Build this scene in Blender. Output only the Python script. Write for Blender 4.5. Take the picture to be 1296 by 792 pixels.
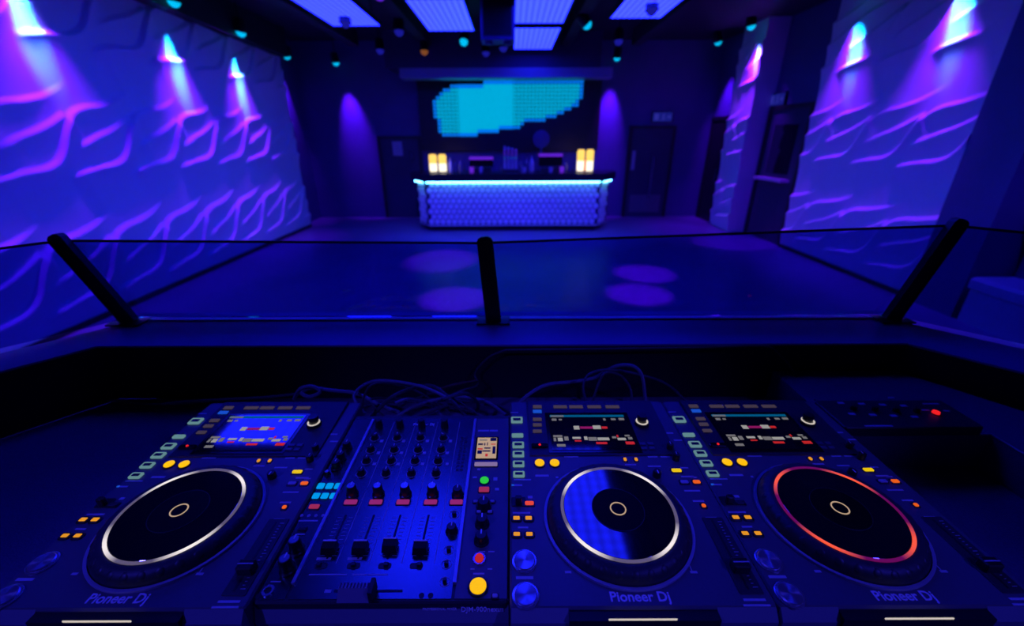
import bpy, math, random
import numpy as np
from mathutils import Vector, Matrix

for o in list(bpy.data.objects):
    bpy.data.objects.remove(o, do_unlink=True)
SC = bpy.context.scene
COL = SC.collection
random.seed(7)

# ------------------------------------------------------------------ camera
FPX, PITCH, ROLL, YAW, CAMZ = 524.0, math.radians(22.9), math.radians(-0.2), 0.0, 1.886

def ray(x, y):
    dx, dy = (x - 648) / FPX, -(y - 396) / FPX
    c, s = math.cos(ROLL), math.sin(ROLL)
    dx, dy = c * dx - s * dy, s * dx + c * dy
    X, Y, Z = dx, math.cos(PITCH) + dy * math.sin(PITCH), -math.sin(PITCH) + dy * math.cos(PITCH)
    c, s = math.cos(YAW), math.sin(YAW)
    return Vector((c * X + s * Y, -s * X + c * Y, Z))

CAM = Vector((0, 0, CAMZ))
def on_z(x, y, z):
    r = ray(x, y); return CAM + r * ((z - CAMZ) / r.z)
def on_x(x, y, X):
    r = ray(x, y); return CAM + r * (X / r.x)
def on_y(x, y, Y):
    r = ray(x, y); return CAM + r * (Y / r.y)

f = ray(648, 396); rt = (ray(748, 396) - f).normalized(); up = (ray(648, 296) - f).normalized()
cd = bpy.data.cameras.new('camera'); cam = bpy.data.objects.new('camera', cd); COL.objects.link(cam)
m = Matrix.Identity(4)
for i in range(3):
    m[i][0], m[i][1], m[i][2], m[i][3] = rt[i], up[i], -f[i], CAM[i]
cam.matrix_world = m
cd.sensor_fit = 'HORIZONTAL'; cd.sensor_width = 36.0; cd.lens = 36.0 * FPX / 1296.0
cd.clip_start = 0.02; cd.clip_end = 100
cd.dof.use_dof = True; cd.dof.focus_distance = 0.60; cd.dof.aperture_fstop = 2.8
SC.camera = cam

# ------------------------------------------------------------------ world, exposure
w = bpy.data.worlds.new('world'); SC.world = w; w.use_nodes = True
w.node_tree.nodes['Background'].inputs[0].default_value = (0, 0, 0.01, 1)
w.node_tree.nodes['Background'].inputs[1].default_value = 0.1
SC.view_settings.view_transform = 'Standard'; SC.view_settings.look = 'None'
SC.view_settings.gamma = 1; SC.view_settings.use_curve_mapping = False
SC.view_settings.exposure = 0.0

VIOLET = (0.17, 0.008, 1.0)
BLUE = (0.012, 0.02, 1.0)
CYAN = (0.0, 0.36, 1.0)
PANEL_L = 9.0           # radiance of the ceiling light panels (blue channel)
WASH_W, CORE_W = 400.0, 480.0
FLOOR_W = 1300.0

# ------------------------------------------------------------------ materials
MAT = {}
def mat(name, base=(0.5, 0.5, 0.5), rough=0.5, metal=0.0, spec=0.5, emit=None, estr=1.0, noise=None, coat=0.0, bump=None):
    if name in MAT: return MAT[name]
    mt = bpy.data.materials.new(name); mt.use_nodes = True
    nt = mt.node_tree; b = nt.nodes['Principled BSDF']
    b.inputs['Base Color'].default_value = (*base, 1); b.inputs['Roughness'].default_value = rough
    b.inputs['Metallic'].default_value = metal; b.inputs['Specular IOR Level'].default_value = spec
    b.inputs['Coat Weight'].default_value = coat; b.inputs['Coat Roughness'].default_value = 0.05
    if emit:
        b.inputs['Emission Color'].default_value = (*emit, 1); b.inputs['Emission Strength'].default_value = estr
    if noise or bump:
        tc = nt.nodes.new('ShaderNodeTexCoord'); n = nt.nodes.new('ShaderNodeTexNoise')
        n.inputs['Scale'].default_value = (noise or bump)[0]; n.inputs['Detail'].default_value = 4
        nt.links.new(tc.outputs['Object'], n.inputs['Vector'])
        if noise:
            r = nt.nodes.new('ShaderNodeMapRange'); r.inputs['To Min'].default_value = 1 - noise[1]; r.inputs['To Max'].default_value = 1 + noise[1]
            nt.links.new(n.outputs['Fac'], r.inputs['Value'])
            mx = nt.nodes.new('ShaderNodeMix'); mx.data_type = 'RGBA'; mx.blend_type = 'MULTIPLY'; mx.inputs['Factor'].default_value = 1
            mx.inputs['A'].default_value = (*base, 1)
            nt.links.new(r.outputs['Result'], mx.inputs['B']); nt.links.new(mx.outputs['Result'], b.inputs['Base Color'])
        if bump:
            bp = nt.nodes.new('ShaderNodeBump'); bp.inputs['Strength'].default_value = bump[1]; bp.inputs['Distance'].default_value = 0.002
            nt.links.new(n.outputs['Fac'], bp.inputs['Height']); nt.links.new(bp.outputs['Normal'], b.inputs['Normal'])
    MAT[name] = mt
    return mt
def glow(name, col, s=1.0):
    return mat('glow_' + name, (0.002, 0.002, 0.002), 0.5, spec=0.1, emit=col, estr=s)

mat('relief', (0.74, 0.74, 0.76), 0.5, noise=(3, 0.04))
mat('dark_wall', (0.065, 0.05, 0.20), 0.6, noise=(2, 0.15))
mat('black_wall', (0.03, 0.025, 0.07), 0.6, noise=(2, 0.15))
mat('ceiling_black', (0.022, 0.022, 0.026), 0.7, noise=(3, 0.2))
mat('black', (0.008, 0.008, 0.010), 0.45, noise=(20, 0.2))
mat('black_gloss', (0.006, 0.006, 0.008), 0.12)
mat('metal_black', (0.02, 0.02, 0.024), 0.38, metal=0.3, noise=(60, 0.1))
mat('deck', (0.095, 0.10, 0.125), 0.36, spec=0.55, noise=(250, 0.10))
mat('deck_side', (0.03, 0.03, 0.036), 0.45, noise=(200, 0.10))
mat('plate', (0.10, 0.15, 0.17), 0.24, metal=0.85, noise=(300, 0.07))
mat('knob', (0.010, 0.010, 0.012), 0.35, noise=(200, 0.2))
mat('knob_cap', (0.45, 0.45, 0.5), 0.3, metal=0.9, noise=(200, 0.1))
mat('rubber', (0.028, 0.028, 0.036), 0.5, noise=(200, 0.2))
mat('chrome', (0.6, 0.6, 0.66), 0.25, metal=0.8, noise=(100, 0.05))
mat('rail', (0.45, 0.45, 0.5), 0.35, metal=0.6, noise=(100, 0.05))
mat('print', (0.50, 0.50, 0.58), 0.5, noise=(300, 0.1))
mat('logo_print', (0.88, 0.88, 0.92), 0.5, noise=(300, 0.05))
mat('screen_glass', (0.006, 0.006, 0.010), 0.06, spec=0.9, coat=0.6)
mat('jog_top', (0.006, 0.007, 0.012), 0.07, spec=0.9, coat=0.25)
mat('jog_hub', (0.002, 0.002, 0.002), 0.5, spec=0.1)
mat('table_vinyl', (0.12, 0.10, 0.17), 0.55, noise=(420, 0.5), bump=(420, 0.5))
mat('booth_panel', (0.014, 0.013, 0.014), 0.7, noise=(8, 0.3))
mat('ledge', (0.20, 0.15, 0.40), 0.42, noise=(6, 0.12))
mat('floor_wood', (0.13, 0.10, 0.24), 0.34, noise=(1.3, 0.25))
mat('counter', (0.012, 0.012, 0.016), 0.22)
mat('tile_white', (0.6, 0.6, 0.66), 0.4, noise=(12, 0.08))
mat('bar_body', (0.12, 0.12, 0.15), 0.5, noise=(6, 0.1))
mat('grout', (0.03, 0.03, 0.06), 0.7, noise=(6, 0.1))
mat('rim', (0.42, 0.42, 0.5), 0.4, metal=0.2, noise=(100, 0.05))
mat('fascia', (0.22, 0.24, 0.30), 0.4, noise=(200, 0.05))
mat('fader_grey', (0.26, 0.26, 0.34), 0.4, noise=(100, 0.05))
mat('cable', (0.05, 0.05, 0.06), 0.45, noise=(80, 0.2))
mat('cable_blue', (0.16, 0.16, 0.22), 0.45, noise=(80, 0.2))
mat('cable_red', (0.10, 0.025, 0.02), 0.5, noise=(80, 0.2))
mat('bench', (0.45, 0.45, 0.5), 0.6, noise=(10, 0.1))
mat('bottle', (0.10, 0.10, 0.14), 0.15, noise=(10, 0.2))
mat('frost', (0.35, 0.35, 0.42), 0.35, noise=(10, 0.1))
mat('brushed', (0.66, 0.62, 0.74), 0.30, metal=0.85, noise=(30, 0.1))
bn = MAT['brushed'].node_tree; tg_ = bn.nodes.new('ShaderNodeTangent'); tg_.direction_type = 'RADIAL'; tg_.axis = 'Z'
bn.links.new(tg_.outputs[0], bn.nodes['Principled BSDF'].inputs['Tangent']); bn.nodes['Principled BSDF'].inputs['Anisotropic'].default_value = 0.9
glow('white', (1.0, 0.88, 0.80), 0.6)
glow('amber', (1.0, 0.52, 0.0), 1.0)
glow('amber_dim', (1.0, 0.38, 0.02), 0.75)
glow('yellow', (0.95, 0.62, 0.0), 0.85)
glow('orange', (1.0, 0.13, 0.01), 0.8)
glow('red', (1.0, 0.015, 0.02), 0.9)
glow('coral', (1.0, 0.08, 0.05), 0.75)
glow('green', (0.03, 0.75, 0.06), 0.75)
glow('pink', (0.33, 0.022, 0.20), 0.8)
glow('rose', (0.45, 0.03, 0.12), 0.7)
glow('pad_cyan', (0.0, 0.36, 0.95), 0.85)
glow('mint', (0.20, 0.42, 0.46), 0.55)
glow('lavender', (0.36, 0.25, 0.55), 0.6)
glow('cream', (0.62, 0.42, 0.28), 0.75)
glow('ui_bg', (0.010, 0.010, 0.045), 0.8)
glow('ui_teal', (0.0, 0.11, 0.26), 0.8)
glow('ui_grey', (0.20, 0.19, 0.20), 0.75)
glow('ui_white', (0.38, 0.37, 0.36), 0.8)
glow('ui_red', (0.60, 0.02, 0.02), 0.8)
glow('ui_magenta', (0.30, 0.01, 0.12), 0.8)
glow('label_warm', (0.10, 0.07, 0.11), 0.5)
glow('blue_led', (0.01, 0.09, 0.7), 0.8)
glow('cyan_lens', (0.0, 0.42, 0.74), 1.25)
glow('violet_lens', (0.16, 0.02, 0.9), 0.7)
glow('dim_lens', (0.012, 0.012, 0.40), 0.7)
glow('brown_lens', (0.20, 0.06, 0.015), 1.0)
glow('led_cyan', (0.0, 0.42, 0.72), 1.0)
glow('led_blue', (0.0, 0.17, 0.85), 1.0)
glow('led_violet', (0.07, 0.07, 0.85), 0.9)
glow('strip', (0.12, 0.62, 1.0), 16.0)
glow('candle', (1.0, 0.62, 0.12), 1.3)
glow('candle_white', (1.0, 0.86, 0.66), 1.6)
glow('tap_violet', (0.05, 0.01, 0.55), 0.6)
glow('exit_blue', (0.01, 0.014, 0.30), 0.6)
glow('shelf_blue', (0.03, 0.03, 0.40), 0.7)

def ring_mat(name, lo, hi, phase):
    mt = bpy.data.materials.new(name); mt.use_nodes = True; nt = mt.node_tree; b = nt.nodes['Principled BSDF']
    b.inputs['Base Color'].default_value = (0.05, 0.05, 0.05, 1)
    tc = nt.nodes.new('ShaderNodeTexCoord'); sp = nt.nodes.new('ShaderNodeSeparateXYZ'); nt.links.new(tc.outputs['Object'], sp.inputs[0])
    at = nt.nodes.new('ShaderNodeMath'); at.operation = 'ARCTAN2'; nt.links.new(sp.outputs['Y'], at.inputs[0]); nt.links.new(sp.outputs['X'], at.inputs[1])
    mu = nt.nodes.new('ShaderNodeMath'); mu.operation = 'MULTIPLY_ADD'; mu.inputs[1].default_value = 4; mu.inputs[2].default_value = phase; nt.links.new(at.outputs[0], mu.inputs[0])
    cs = nt.nodes.new('ShaderNodeMath'); cs.operation = 'COSINE'; nt.links.new(mu.outputs[0], cs.inputs[0])
    mr = nt.nodes.new('ShaderNodeMapRange'); mr.inputs['From Min'].default_value = -1; nt.links.new(cs.outputs[0], mr.inputs['Value'])
    cr = nt.nodes.new('ShaderNodeValToRGB'); cr.color_ramp.elements[0].color = (*lo, 1); cr.color_ramp.elements[1].color = (*hi, 1)
    cr.color_ramp.elements[0].position = 0.30
    nt.links.new(mr.outputs[0], cr.inputs[0]); nt.links.new(cr.outputs[0], b.inputs['Emission Color']); b.inputs['Emission Strength'].default_value = 1
    MAT[name] = mt
ring_mat('ring_white', (0.10, 0.08, 0.12), (0.95, 0.85, 0.82), math.pi)
ring_mat('ring_red', (0.12, 0.002, 0.06), (1.0, 0.10, 0.02), math.pi)

def led_mesh_mat():
    mt = bpy.data.materials.new('panel_mesh'); mt.use_nodes = True; nt = mt.node_tree; b = nt.nodes['Principled BSDF']
    b.inputs['Base Color'].default_value = (0.03, 0.03, 0.03, 1)
    tc = nt.nodes.new('ShaderNodeTexCoord'); vo = nt.nodes.new('ShaderNodeTexVoronoi'); vo.inputs['Scale'].default_value = 12; vo.inputs['Randomness'].default_value = 0
    nt.links.new(tc.outputs['Object'], vo.inputs['Vector'])
    cr = nt.nodes.new('ShaderNodeValToRGB')
    cr.color_ramp.elements[0].position = 0.26; cr.color_ramp.elements[0].color = (0.011, 0.018, 1.6, 1)
    cr.color_ramp.elements[1].position = 0.56; cr.color_ramp.elements[1].color = (0.004, 0.006, 0.22, 1)
    nt.links.new(vo.outputs['Distance'], cr.inputs[0]); nt.links.new(cr.outputs[0], b.inputs['Emission Color'])
    b.inputs['Emission Strength'].default_value = PANEL_L
    MAT['panel_mesh'] = mt
led_mesh_mat()

def glass_mat():
    mt = bpy.data.materials.new('tinted_glass'); mt.use_nodes = True; nt = mt.node_tree
    out = nt.nodes['Material Output']; nt.nodes.remove(nt.nodes['Principled BSDF'])
    tr = nt.nodes.new('ShaderNodeBsdfTransparent'); tr.inputs[0].default_value = (0.40, 0.48, 0.74, 1)
    gl = nt.nodes.new('ShaderNodeBsdfGlossy'); gl.inputs['Roughness'].default_value = 0.02
    fr = nt.nodes.new('ShaderNodeFresnel'); fr.inputs[0].default_value = 1.35
    mx = nt.nodes.new('ShaderNodeMixShader')
    nt.links.new(fr.outputs[0], mx.inputs[0]); nt.links.new(tr.outputs[0], mx.inputs[1]); nt.links.new(gl.outputs[0], mx.inputs[2])
    nt.links.new(mx.outputs[0], out.inputs[0]); MAT['tinted_glass'] = mt
glass_mat()

# ------------------------------------------------------------------ mesh helpers
def link(name, me, parent=None, mats=None, smooth=False):
    o = bpy.data.objects.new(name, me); COL.objects.link(o)
    if parent: o.parent = parent
    if mats and not me.materials:
        for q in (mats if isinstance(mats, (list, tuple)) else [mats]): me.materials.append(MAT[q] if isinstance(q, str) else q)
    if smooth:
        for p in me.polygons: p.use_smooth = True
    return o
def empty(name, loc=(0, 0, 0), parent=None):
    o = bpy.data.objects.new(name, None); o.empty_display_size = 0.05; o.location = loc; COL.objects.link(o)
    if parent: o.parent = parent
    return o
def tag(o, label=None, cat=None, group=None, kind=None):
    if label: o['label'] = label
    if cat: o['category'] = cat
    if group: o['group'] = group
    if kind: o['kind'] = kind
    return o
def struct(o): o['kind'] = 'structure'; return o

class MB:
    def __init__(s): s.v = []; s.f = []; s.m = []; s.cm = 0
    def add(s, vs, fs):
        n = len(s.v); s.v += [tuple(v) for v in vs]; s.f += [tuple(i + n for i in q) for q in fs]; s.m += [s.cm] * len(fs)
        return s
    def box(s, c, d, rot=None):
        x, y, z = d[0] / 2, d[1] / 2, d[2] / 2
        vs = [Vector((i, j, k)) for k in (-z, z) for j in (-y, y) for i in (-x, x)]
        if rot is not None: vs = [rot @ v for v in vs]
        vs = [v + Vector(c) for v in vs]
        return s.add(vs, [(0, 2, 3, 1), (4, 5, 7, 6), (0, 1, 5, 4), (2, 6, 7, 3), (0, 4, 6, 2), (1, 3, 7, 5)])
    def b2(s, a, b):
        return s.box([(p + q) / 2 for p, q in zip(a, b)], [abs(q - p) for p, q in zip(a, b)])
    def rprism(s, cx, cy, sx, sy, z0, z1, r=0.002, ch=0.0006, n=3):
        r = min(r, sx / 2 * .98, sy / 2 * .98); ch = min(ch, r * .9, (z1 - z0) * .5)
        def ringp(ins, z):
            out = []
            for k, (qx, qy) in enumerate([(1, 1), (-1, 1), (-1, -1), (1, -1)]):
                for i in range(n + 1):
                    a = math.pi / 2 * (k + i / n)
                    out.append((cx + qx * (sx / 2 - r) + (r - ins) * math.cos(a), cy + qy * (sy / 2 - r) + (r - ins) * math.sin(a), z))
            return out
        N = 4 * (n + 1)
        vs = ringp(0, z0) + ringp(0, z1 - ch) + ringp(ch, z1)
        fs = [tuple(range(N))[::-1], tuple(range(2 * N, 3 * N))]
        for L in (0, 1):
            for i in range(N):
                j = (i + 1) % N; fs.append((L * N + i, L * N + j, L * N + N + j, L * N + N + i))
        return s.add(vs, fs)
    def prism(s, poly, z0, z1):
        n = len(poly); vs = [(x, y, z0) for x, y in poly] + [(x, y, z1) for x, y in poly]
        return s.add(vs, [tuple(range(n))[::-1], tuple(range(n, 2 * n))] + [(i, (i + 1) % n, n + (i + 1) % n, n + i) for i in range(n)])
    def lathe(s, prof, c=(0, 0, 0), n=32, cap=True, axis=None):
        vs = []
        M = axis if axis is not None else Matrix.Identity(3)
        for r, z in prof:
            for i in range(n):
                a = 2 * math.pi * i / n; vs.append(M @ Vector((r * math.cos(a), r * math.sin(a), z)) + Vector(c))
        fs = []
        for k in range(len(prof) - 1):
            for i in range(n):
                j = (i + 1) % n; fs.append((k * n + i, k * n + j, (k + 1) * n + j, (k + 1) * n + i))
        if cap:
            fs.append(tuple(range(n))[::-1]); fs.append(tuple(range((len(prof) - 1) * n, len(prof) * n)))
        return s.add(vs, fs)
    def ring(s, r0, r1, z0, z1, c=(0, 0, 0), n=48):
        return s.lathe([(r0, z0), (r1, z0), (r1, z1), (r0, z1), (r0, z0)], c, n, cap=False)
    def cyl(s, p0, p1, r0, r1=None, n=12):
        p0, p1 = Vector(p0), Vector(p1); d = p1 - p0; q = d.to_track_quat('Z', 'Y').to_matrix()
        return s.lathe([(r0, 0), (r1 if r1 is not None else r0, d.length)], p0, n, True, q)
    def tube(s, pts, r, n=6, sub=6):
        P = [Vector(p) for p in pts]; Q = []
        for i in range(len(P) - 1):
            a, b, c, d = P[max(i - 1, 0)], P[i], P[i + 1], P[min(i + 2, len(P) - 1)]
            for k in range(sub):
                t = k / sub
                Q.append(0.5 * ((2 * b) + (c - a) * t + (2 * a - 5 * b + 4 * c - d) * t * t + (3 * b - a - 3 * c + d) * t ** 3))
        Q.append(P[-1]); vs = []
        for i, p in enumerate(Q):
            d = (Q[min(i + 1, len(Q) - 1)] - Q[max(i - 1, 0)]).normalized()
            u = d.cross(Vector((0, 0, 1)))
            if u.length < 1e-3: u = Vector((1, 0, 0))
            u.normalize(); v = d.cross(u)
            for k in range(n):
                a = 2 * math.pi * k / n; vs.append(p + r * (math.cos(a) * u + math.sin(a) * v))
        fs = [(i * n + k, i * n + (k + 1) % n, (i + 1) * n + (k + 1) % n, (i + 1) * n + k) for i in range(len(Q) - 1) for k in range(n)]
        fs += [tuple(range(n))[::-1], tuple(range((len(Q) - 1) * n, len(Q) * n))]
        return s.add(vs, fs)
    def mesh(s, name):
        me = bpy.data.meshes.new(name); me.from_pydata(s.v, [], s.f); me.update()
        for p, k in zip(me.polygons, s.m): p.material_index = k
        return me
    def build(s, name, mats, parent=None, smooth=False, kind=None, label=None):
        me = s.mesh(name)
        if smooth:
            me.polygons.foreach_set('use_smooth', [True] * len(me.polygons))
            me.set_sharp_from_angle(angle=math.radians(40))
        o = link(name, me, parent, mats)
        if kind: o['kind'] = kind
        if label: o['label'] = label
        return o

def text(name, body, size, loc, mt, parent, rot=(0, 0, 0), align='CENTER', bold=0.0, shear=0.0, xs=1.0):
    cu = bpy.data.curves.new(name, 'FONT'); cu.body = body; cu.size = size; cu.align_x = align; cu.align_y = 'CENTER'
    cu.offset = bold; cu.shear = shear; cu.extrude = 0.0003 if size < .1 else 0.003; cu.resolution_u = 3
    t = bpy.data.objects.new('tmp', cu); COL.objects.link(t)
    bpy.context.view_layer.update()
    me = bpy.data.meshes.new_from_object(t.evaluated_get(bpy.context.evaluated_depsgraph_get()))
    bpy.data.objects.remove(t)
    me.materials.clear()
    o = link(name, me, parent, mt); o.location = loc; o.rotation_euler = rot; o.scale = (xs, 1, 1)
    return o

# ================================================================== the room
XL, YB, ZC = -4.70, 10.9, 3.9
struct(MB().b2((-6.5, -3, -0.1), (8.0, YB + .3, 0)).build('floor', 'floor_wood'))
struct(MB().b2((-6.5, -3, ZC), (8.0, YB + .3, ZC + .1)).build('ceiling', 'ceiling_black'))
struct(MB().b2((-6.5, YB, 0), (8.0, YB + .2, ZC)).build('wall_back', 'dark_wall'))
struct(MB().b2((-6.5, -3.0, 0), (8.0, -2.8, ZC)).build('wall_rear', 'black_wall'))

# ---- relief wall panels: asymmetric ridges drawn along curves
PW, PH = 0.783, 1.29
R_A = [(4.50, -.41), (4.66, -.345), (4.84, -.31), (5.09, -.285), (5.23, -.23), (5.33, -.12), (5.40, .02), (5.48, .15), (5.59, .255), (5.73, .305), (5.88, .32), (6.11, .375), (6.30, .455), (6.49, .58)]
R_B = [(4.64, -.14), (4.80, -.065), (4.98, .01), (5.14, .06), (5.28, .12), (5.40, .18), (5.52, .25)]
def dens(pts, n=60):
    P = np.array(pts, float) * 1.017; d = np.r_[0, np.cumsum(np.hypot(*np.diff(P, axis=0).T))]; t = np.linspace(0, d[-1], n)
    Q = np.c_[np.interp(t, d, P[:, 0]), np.interp(t, d, P[:, 1])]
    for _ in range(3): Q[1:-1] = (Q[:-2] + 2 * Q[1:-1] + Q[2:]) / 4
    return Q
def relief_height(S, T):
    """S to the right, T up (metres, period PW x PH) -> relief in metres"""
    H = np.zeros_like(S)
    for Q, amp, tin, tout in ((dens(R_A, 80), 0.050, .10, .30), (dens(R_B, 40), 0.038, .25, .08)):
        n = len(Q); tt = np.linspace(0, 1, n)
        A = np.minimum(1, tt / tin) * np.minimum(1, (1 - tt) / tout); A = A * A * (3 - 2 * A)
        mid = Q.mean(0)
        i0 = int(np.floor((S.min() - mid[0]) / PW)) - 2; i1 = int(np.ceil((S.max() - mid[0]) / PW)) + 2
        j0 = int(np.floor((T.min() - mid[1]) / PH)) - 1; j1 = int(np.ceil((T.max() - mid[1]) / PH)) + 1
        for i in range(i0, i1 + 1):
            for j in range(j0, j1 + 1):
                P = Q + np.array([i * PW, j * PH])
                best = np.full(S.shape, 9.0); sg = np.zeros_like(S); am = np.zeros_like(S)
                for k in range(n - 1):
                    a, b = P[k], P[k + 1]; e = b - a; L = e @ e
                    u = np.clip(((S - a[0]) * e[0] + (T - a[1]) * e[1]) / L, 0, 1)
                    dx, dy = S - a[0] - u * e[0], T - a[1] - u * e[1]; d = np.hypot(dx, dy)
                    q = d < best
                    best = np.where(q, d, best); sg = np.where(q, np.sign(e[0] * dy - e[1] * dx), sg)
                    am = np.where(q, A[k] + (A[k + 1] - A[k]) * u, am)
                d = best * sg
                face = np.clip(1 - d / 0.06, 0, 1); face = face * face * (3 - 2 * face)
                tail = np.exp(np.minimum(d, 0) / 0.17)
                H = np.maximum(H, amp * am * np.where(d > 0, face, tail)) if False else H + amp * am * np.where(d > 0, face, tail)
    return H
TILES = {}
def relief_mesh(s0, s1, t0, t1, key):
    if key in TILES: return TILES[key]
    nx, ny = max(8, int((s1 - s0) / .0135)), max(8, int((t1 - t0) / .0135))
    S, T = np.meshgrid(np.linspace(s0, s1, nx + 1), np.linspace(t0, t1, ny + 1))
    H = relief_height(S, T) + 0.012
    vs = np.c_[(S - s0).ravel(), -H.ravel(), (T - t0).ravel()]
    I = np.arange((nx + 1) * (ny + 1)).reshape(ny + 1, nx + 1)
    fs = np.stack([I[:-1, :-1], I[:-1, 1:], I[1:, 1:], I[1:, :-1]], -1).reshape(-1, 4)
    V, Fc = vs.tolist(), fs.tolist(); nf = len(Fc)
    for line in (I[0], I[-1][::-1], I[::-1, 0], I[:, -1]):      # returns at the four borders, back to the wall
        n0 = len(V)
        for q in line: V.append(list(V[q]))
        n1 = len(V)
        for q in line: V.append([V[q][0], 0.0, V[q][2]])
        for k in range(len(line) - 1): Fc.append([n0 + k, n1 + k, n1 + k + 1, n0 + k + 1])
    me = bpy.data.meshes.new('wall_panel'); me.from_pydata(V, [], Fc); me.update()
    me.polygons.foreach_set('use_smooth', [i < nf for i in range(len(me.polygons))])
    me.materials.append(MAT['relief']); TILES[key] = me
    return me
T_ROWS = [(-1.85, -.56), (-.56, .73), (.73, 2.01)]
def panels(parent, x, rotz, ys, s_of_y, sgn):
    """one relief panel object per column and row; local x runs to the right when facing the wall"""
    for c, (ya, yb) in enumerate(ys):
        for rI, (t0, t1) in enumerate(T_ROWS):
            s0 = s_of_y(ya); wd = abs(yb - ya)
            ph = round((s0 - 5.0) % PW, 3)
            me = relief_mesh(5.0 + ph, 5.0 + ph + wd - .0003, -.56, -.56 + (t1 - t0) - .0003, (ph, round(wd, 3)))
            o = link('wall_panel', me, parent); o.location = (x, ya, CAMZ + t0); o.rotation_euler = (0, 0, rotz)

wl = struct(MB().b2((XL - .25, -2.8, 0), (XL, 9.68, ZC)).build('wall_left', 'relief'))
ys = [(9.68 - PW * (k + 1), 9.68 - PW * k) for k in range(9)]
panels(wl, XL, math.pi / 2, ys, lambda y: y, 1)
struct(MB().b2((XL + .0, -2.8, 0), (XL + .05, 9.68, .06)).build('baseboard_left', 'black'))
struct(MB().b2((XL - 1.2, 9.68, 0), (XL - .25, YB, ZC)).build('wall_left_far', 'dark_wall'))

XR = 5.03
wr = struct(MB().b2((XR, 4.87, 0), (XR + .5, 7.61, ZC)).build('wall_right', 'relief'))
RPH = {}
hook = on_x(1075, 183, XR).y     # a hook of the ridge on the right wall, to line the pattern up
ysr = [(4.87 + 2.7405 - PW * k, 4.87 + 2.7405 - PW * (k + 1)) for k in range(3)] + [(4.87 + 2.7405 - PW * 3, 4.87)]
panels(wr, XR, -math.pi / 2, ysr, lambda y: 5.26 + (hook - y), 1)
struct(MB().b2((XR - .05, 4.87, 0), (XR, 7.61, .06)).build('baseboard_right', 'black'))
# slim pillar with the same relief, further back
XP = 4.70
wp = struct(MB().b2((XP, 8.98, 0), (XP + .6, 9.83, ZC)).build('wall_right_pillar', 'relief'))
panels(wp, XP, -math.pi / 2, [(9.83, 8.98)], lambda y: 5.26 + (hook - y), 1)
struct(MB().b2((XP + .12, 9.83, 0), (XP + .8, YB, ZC)).build('wall_right_far', 'dark_wall'))
struct(MB().b2((XR + .06, 7.61, 0), (XR + .3, 8.98, ZC)).build('wall_right_recess', 'dark_wall'))
# dark column at the near end of the shorter relief wall, then an alcove
struct(MB().b2((XR - .06, 4.30, 0), (XR + .5, 4.87, ZC)).build('wall_right_column', 'dark_wall'))
struct(MB().b2((XR + .48, -2.8, 0), (XR + .68, 4.30, ZC)).build('wall_right_alcove', 'dark_wall'))

# soffit over the left wall, beams under the ceiling
a = on_x(340, 60, XL + .22); b = on_x(212, -2, XL + .22)
zf = a.z; zs = (b.z - a.z) / (a.y - b.y)
def soffit_z(y): return zf + zs * (a.y - y)
mb = MB(); y0, y1 = -2.8, 9.7
vs = []
for y in (y0, y1):
    zb = min(soffit_z(max(y, 5.0)), ZC - .02)
    vs += [(XL - .02, y, zb), (XL + .22, y, zb), (XL + .22, y, ZC), (XL - .02, y, ZC)]
mb.add(vs, [(0, 1, 2, 3), (7, 6, 5, 4), (0, 4, 5, 1), (1, 5, 6, 2), (2, 6, 7, 3), (3, 7, 4, 0)])
struct(mb.build('trim_1', 'ceiling_black'))
for k, x in enumerate((-3.2, -1.72, -.29, 1.12, 2.55)):
    struct(MB().b2((x - .09, .5, 3.62), (x + .09, 9.9, ZC)).build('trim_%d' % (k + 2), 'ceiling_black'))
for k, y in enumerate((3.3, 5.9)):
    struct(MB().b2((-4.3, y - .07, 3.70), (4.6, y + .07, ZC)).build('trim_%d' % (k + 7), 'ceiling_black'))
# bulkhead above the bar
p0, p1 = on_y(505, 86, 9.9), on_y(775, 98, 9.9)
struct(MB().b2((p0.x, 9.9, p1.z), (p1.x, 10.3, p0.z)).build('trim_9', 'fascia'))
struct(MB().b2((p0.x - .3, 9.95, p0.z), (p1.x - .25, YB, ZC)).build('trim_10', 'black_wall'))
# platform for the booth
struct(MB().b2((-2.4, -2.8, 0), (2.4, 1.35, .35)).build('floor_platform', 'black'))

# ---- doors and frames of the back and right walls
def door(name, x0, x1, z1, y, face='y', lit=None):
    r = struct(MB().b2((x0, y - .06, 0), (x1, y, z1)).build(name, 'black_wall'))
    for xa, xb, za, zb in ((x0 - .07, x0, 0, z1 + .07), (x1, x1 + .07, 0, z1 + .07), (x0, x1, z1, z1 + .07)):
        MB().b2((xa, y - .09, za), (xb, y, zb)).build('door_frame', 'black', r)
    return r
p0, p1 = on_y(800, 163, YB), on_y(851, 163, YB)
d = door('door_1', p0.x, p1.x, p0.z, YB)
h = on_y(797, 203, YB - .1); MB().b2((h.x + .05, YB - .1, h.z - .22), (h.x + .13, YB - .06, h.z + .22)).build('push_plate', 'frost', d)
h = on_y(824, 225, YB - .1); MB().b2((h.x - .03, YB - .1, h.z - .5), (h.x + .03, YB - .06, h.z + .5)).build('handle', 'plate', d)
MB().b2((p0.x + .1, YB - .065, .12), (p1.x - .1, YB - .05, .55)).build('kick_plate', 'bar_body', d)
p0, p1 = on_y(482, 176, YB), on_y(524, 176, YB)
d = door('door_2', p0.x, p1.x + .1, p0.z, YB)
q0, q1 = on_y(496, 179, YB - .07), on_y(510, 197, YB - .07)
MB().b2((q0.x, YB - .075, q1.z), (q1.x, YB - .055, q0.z)).build('notice', 'frost', d, label='pale notice fixed on the dark door')
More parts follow.
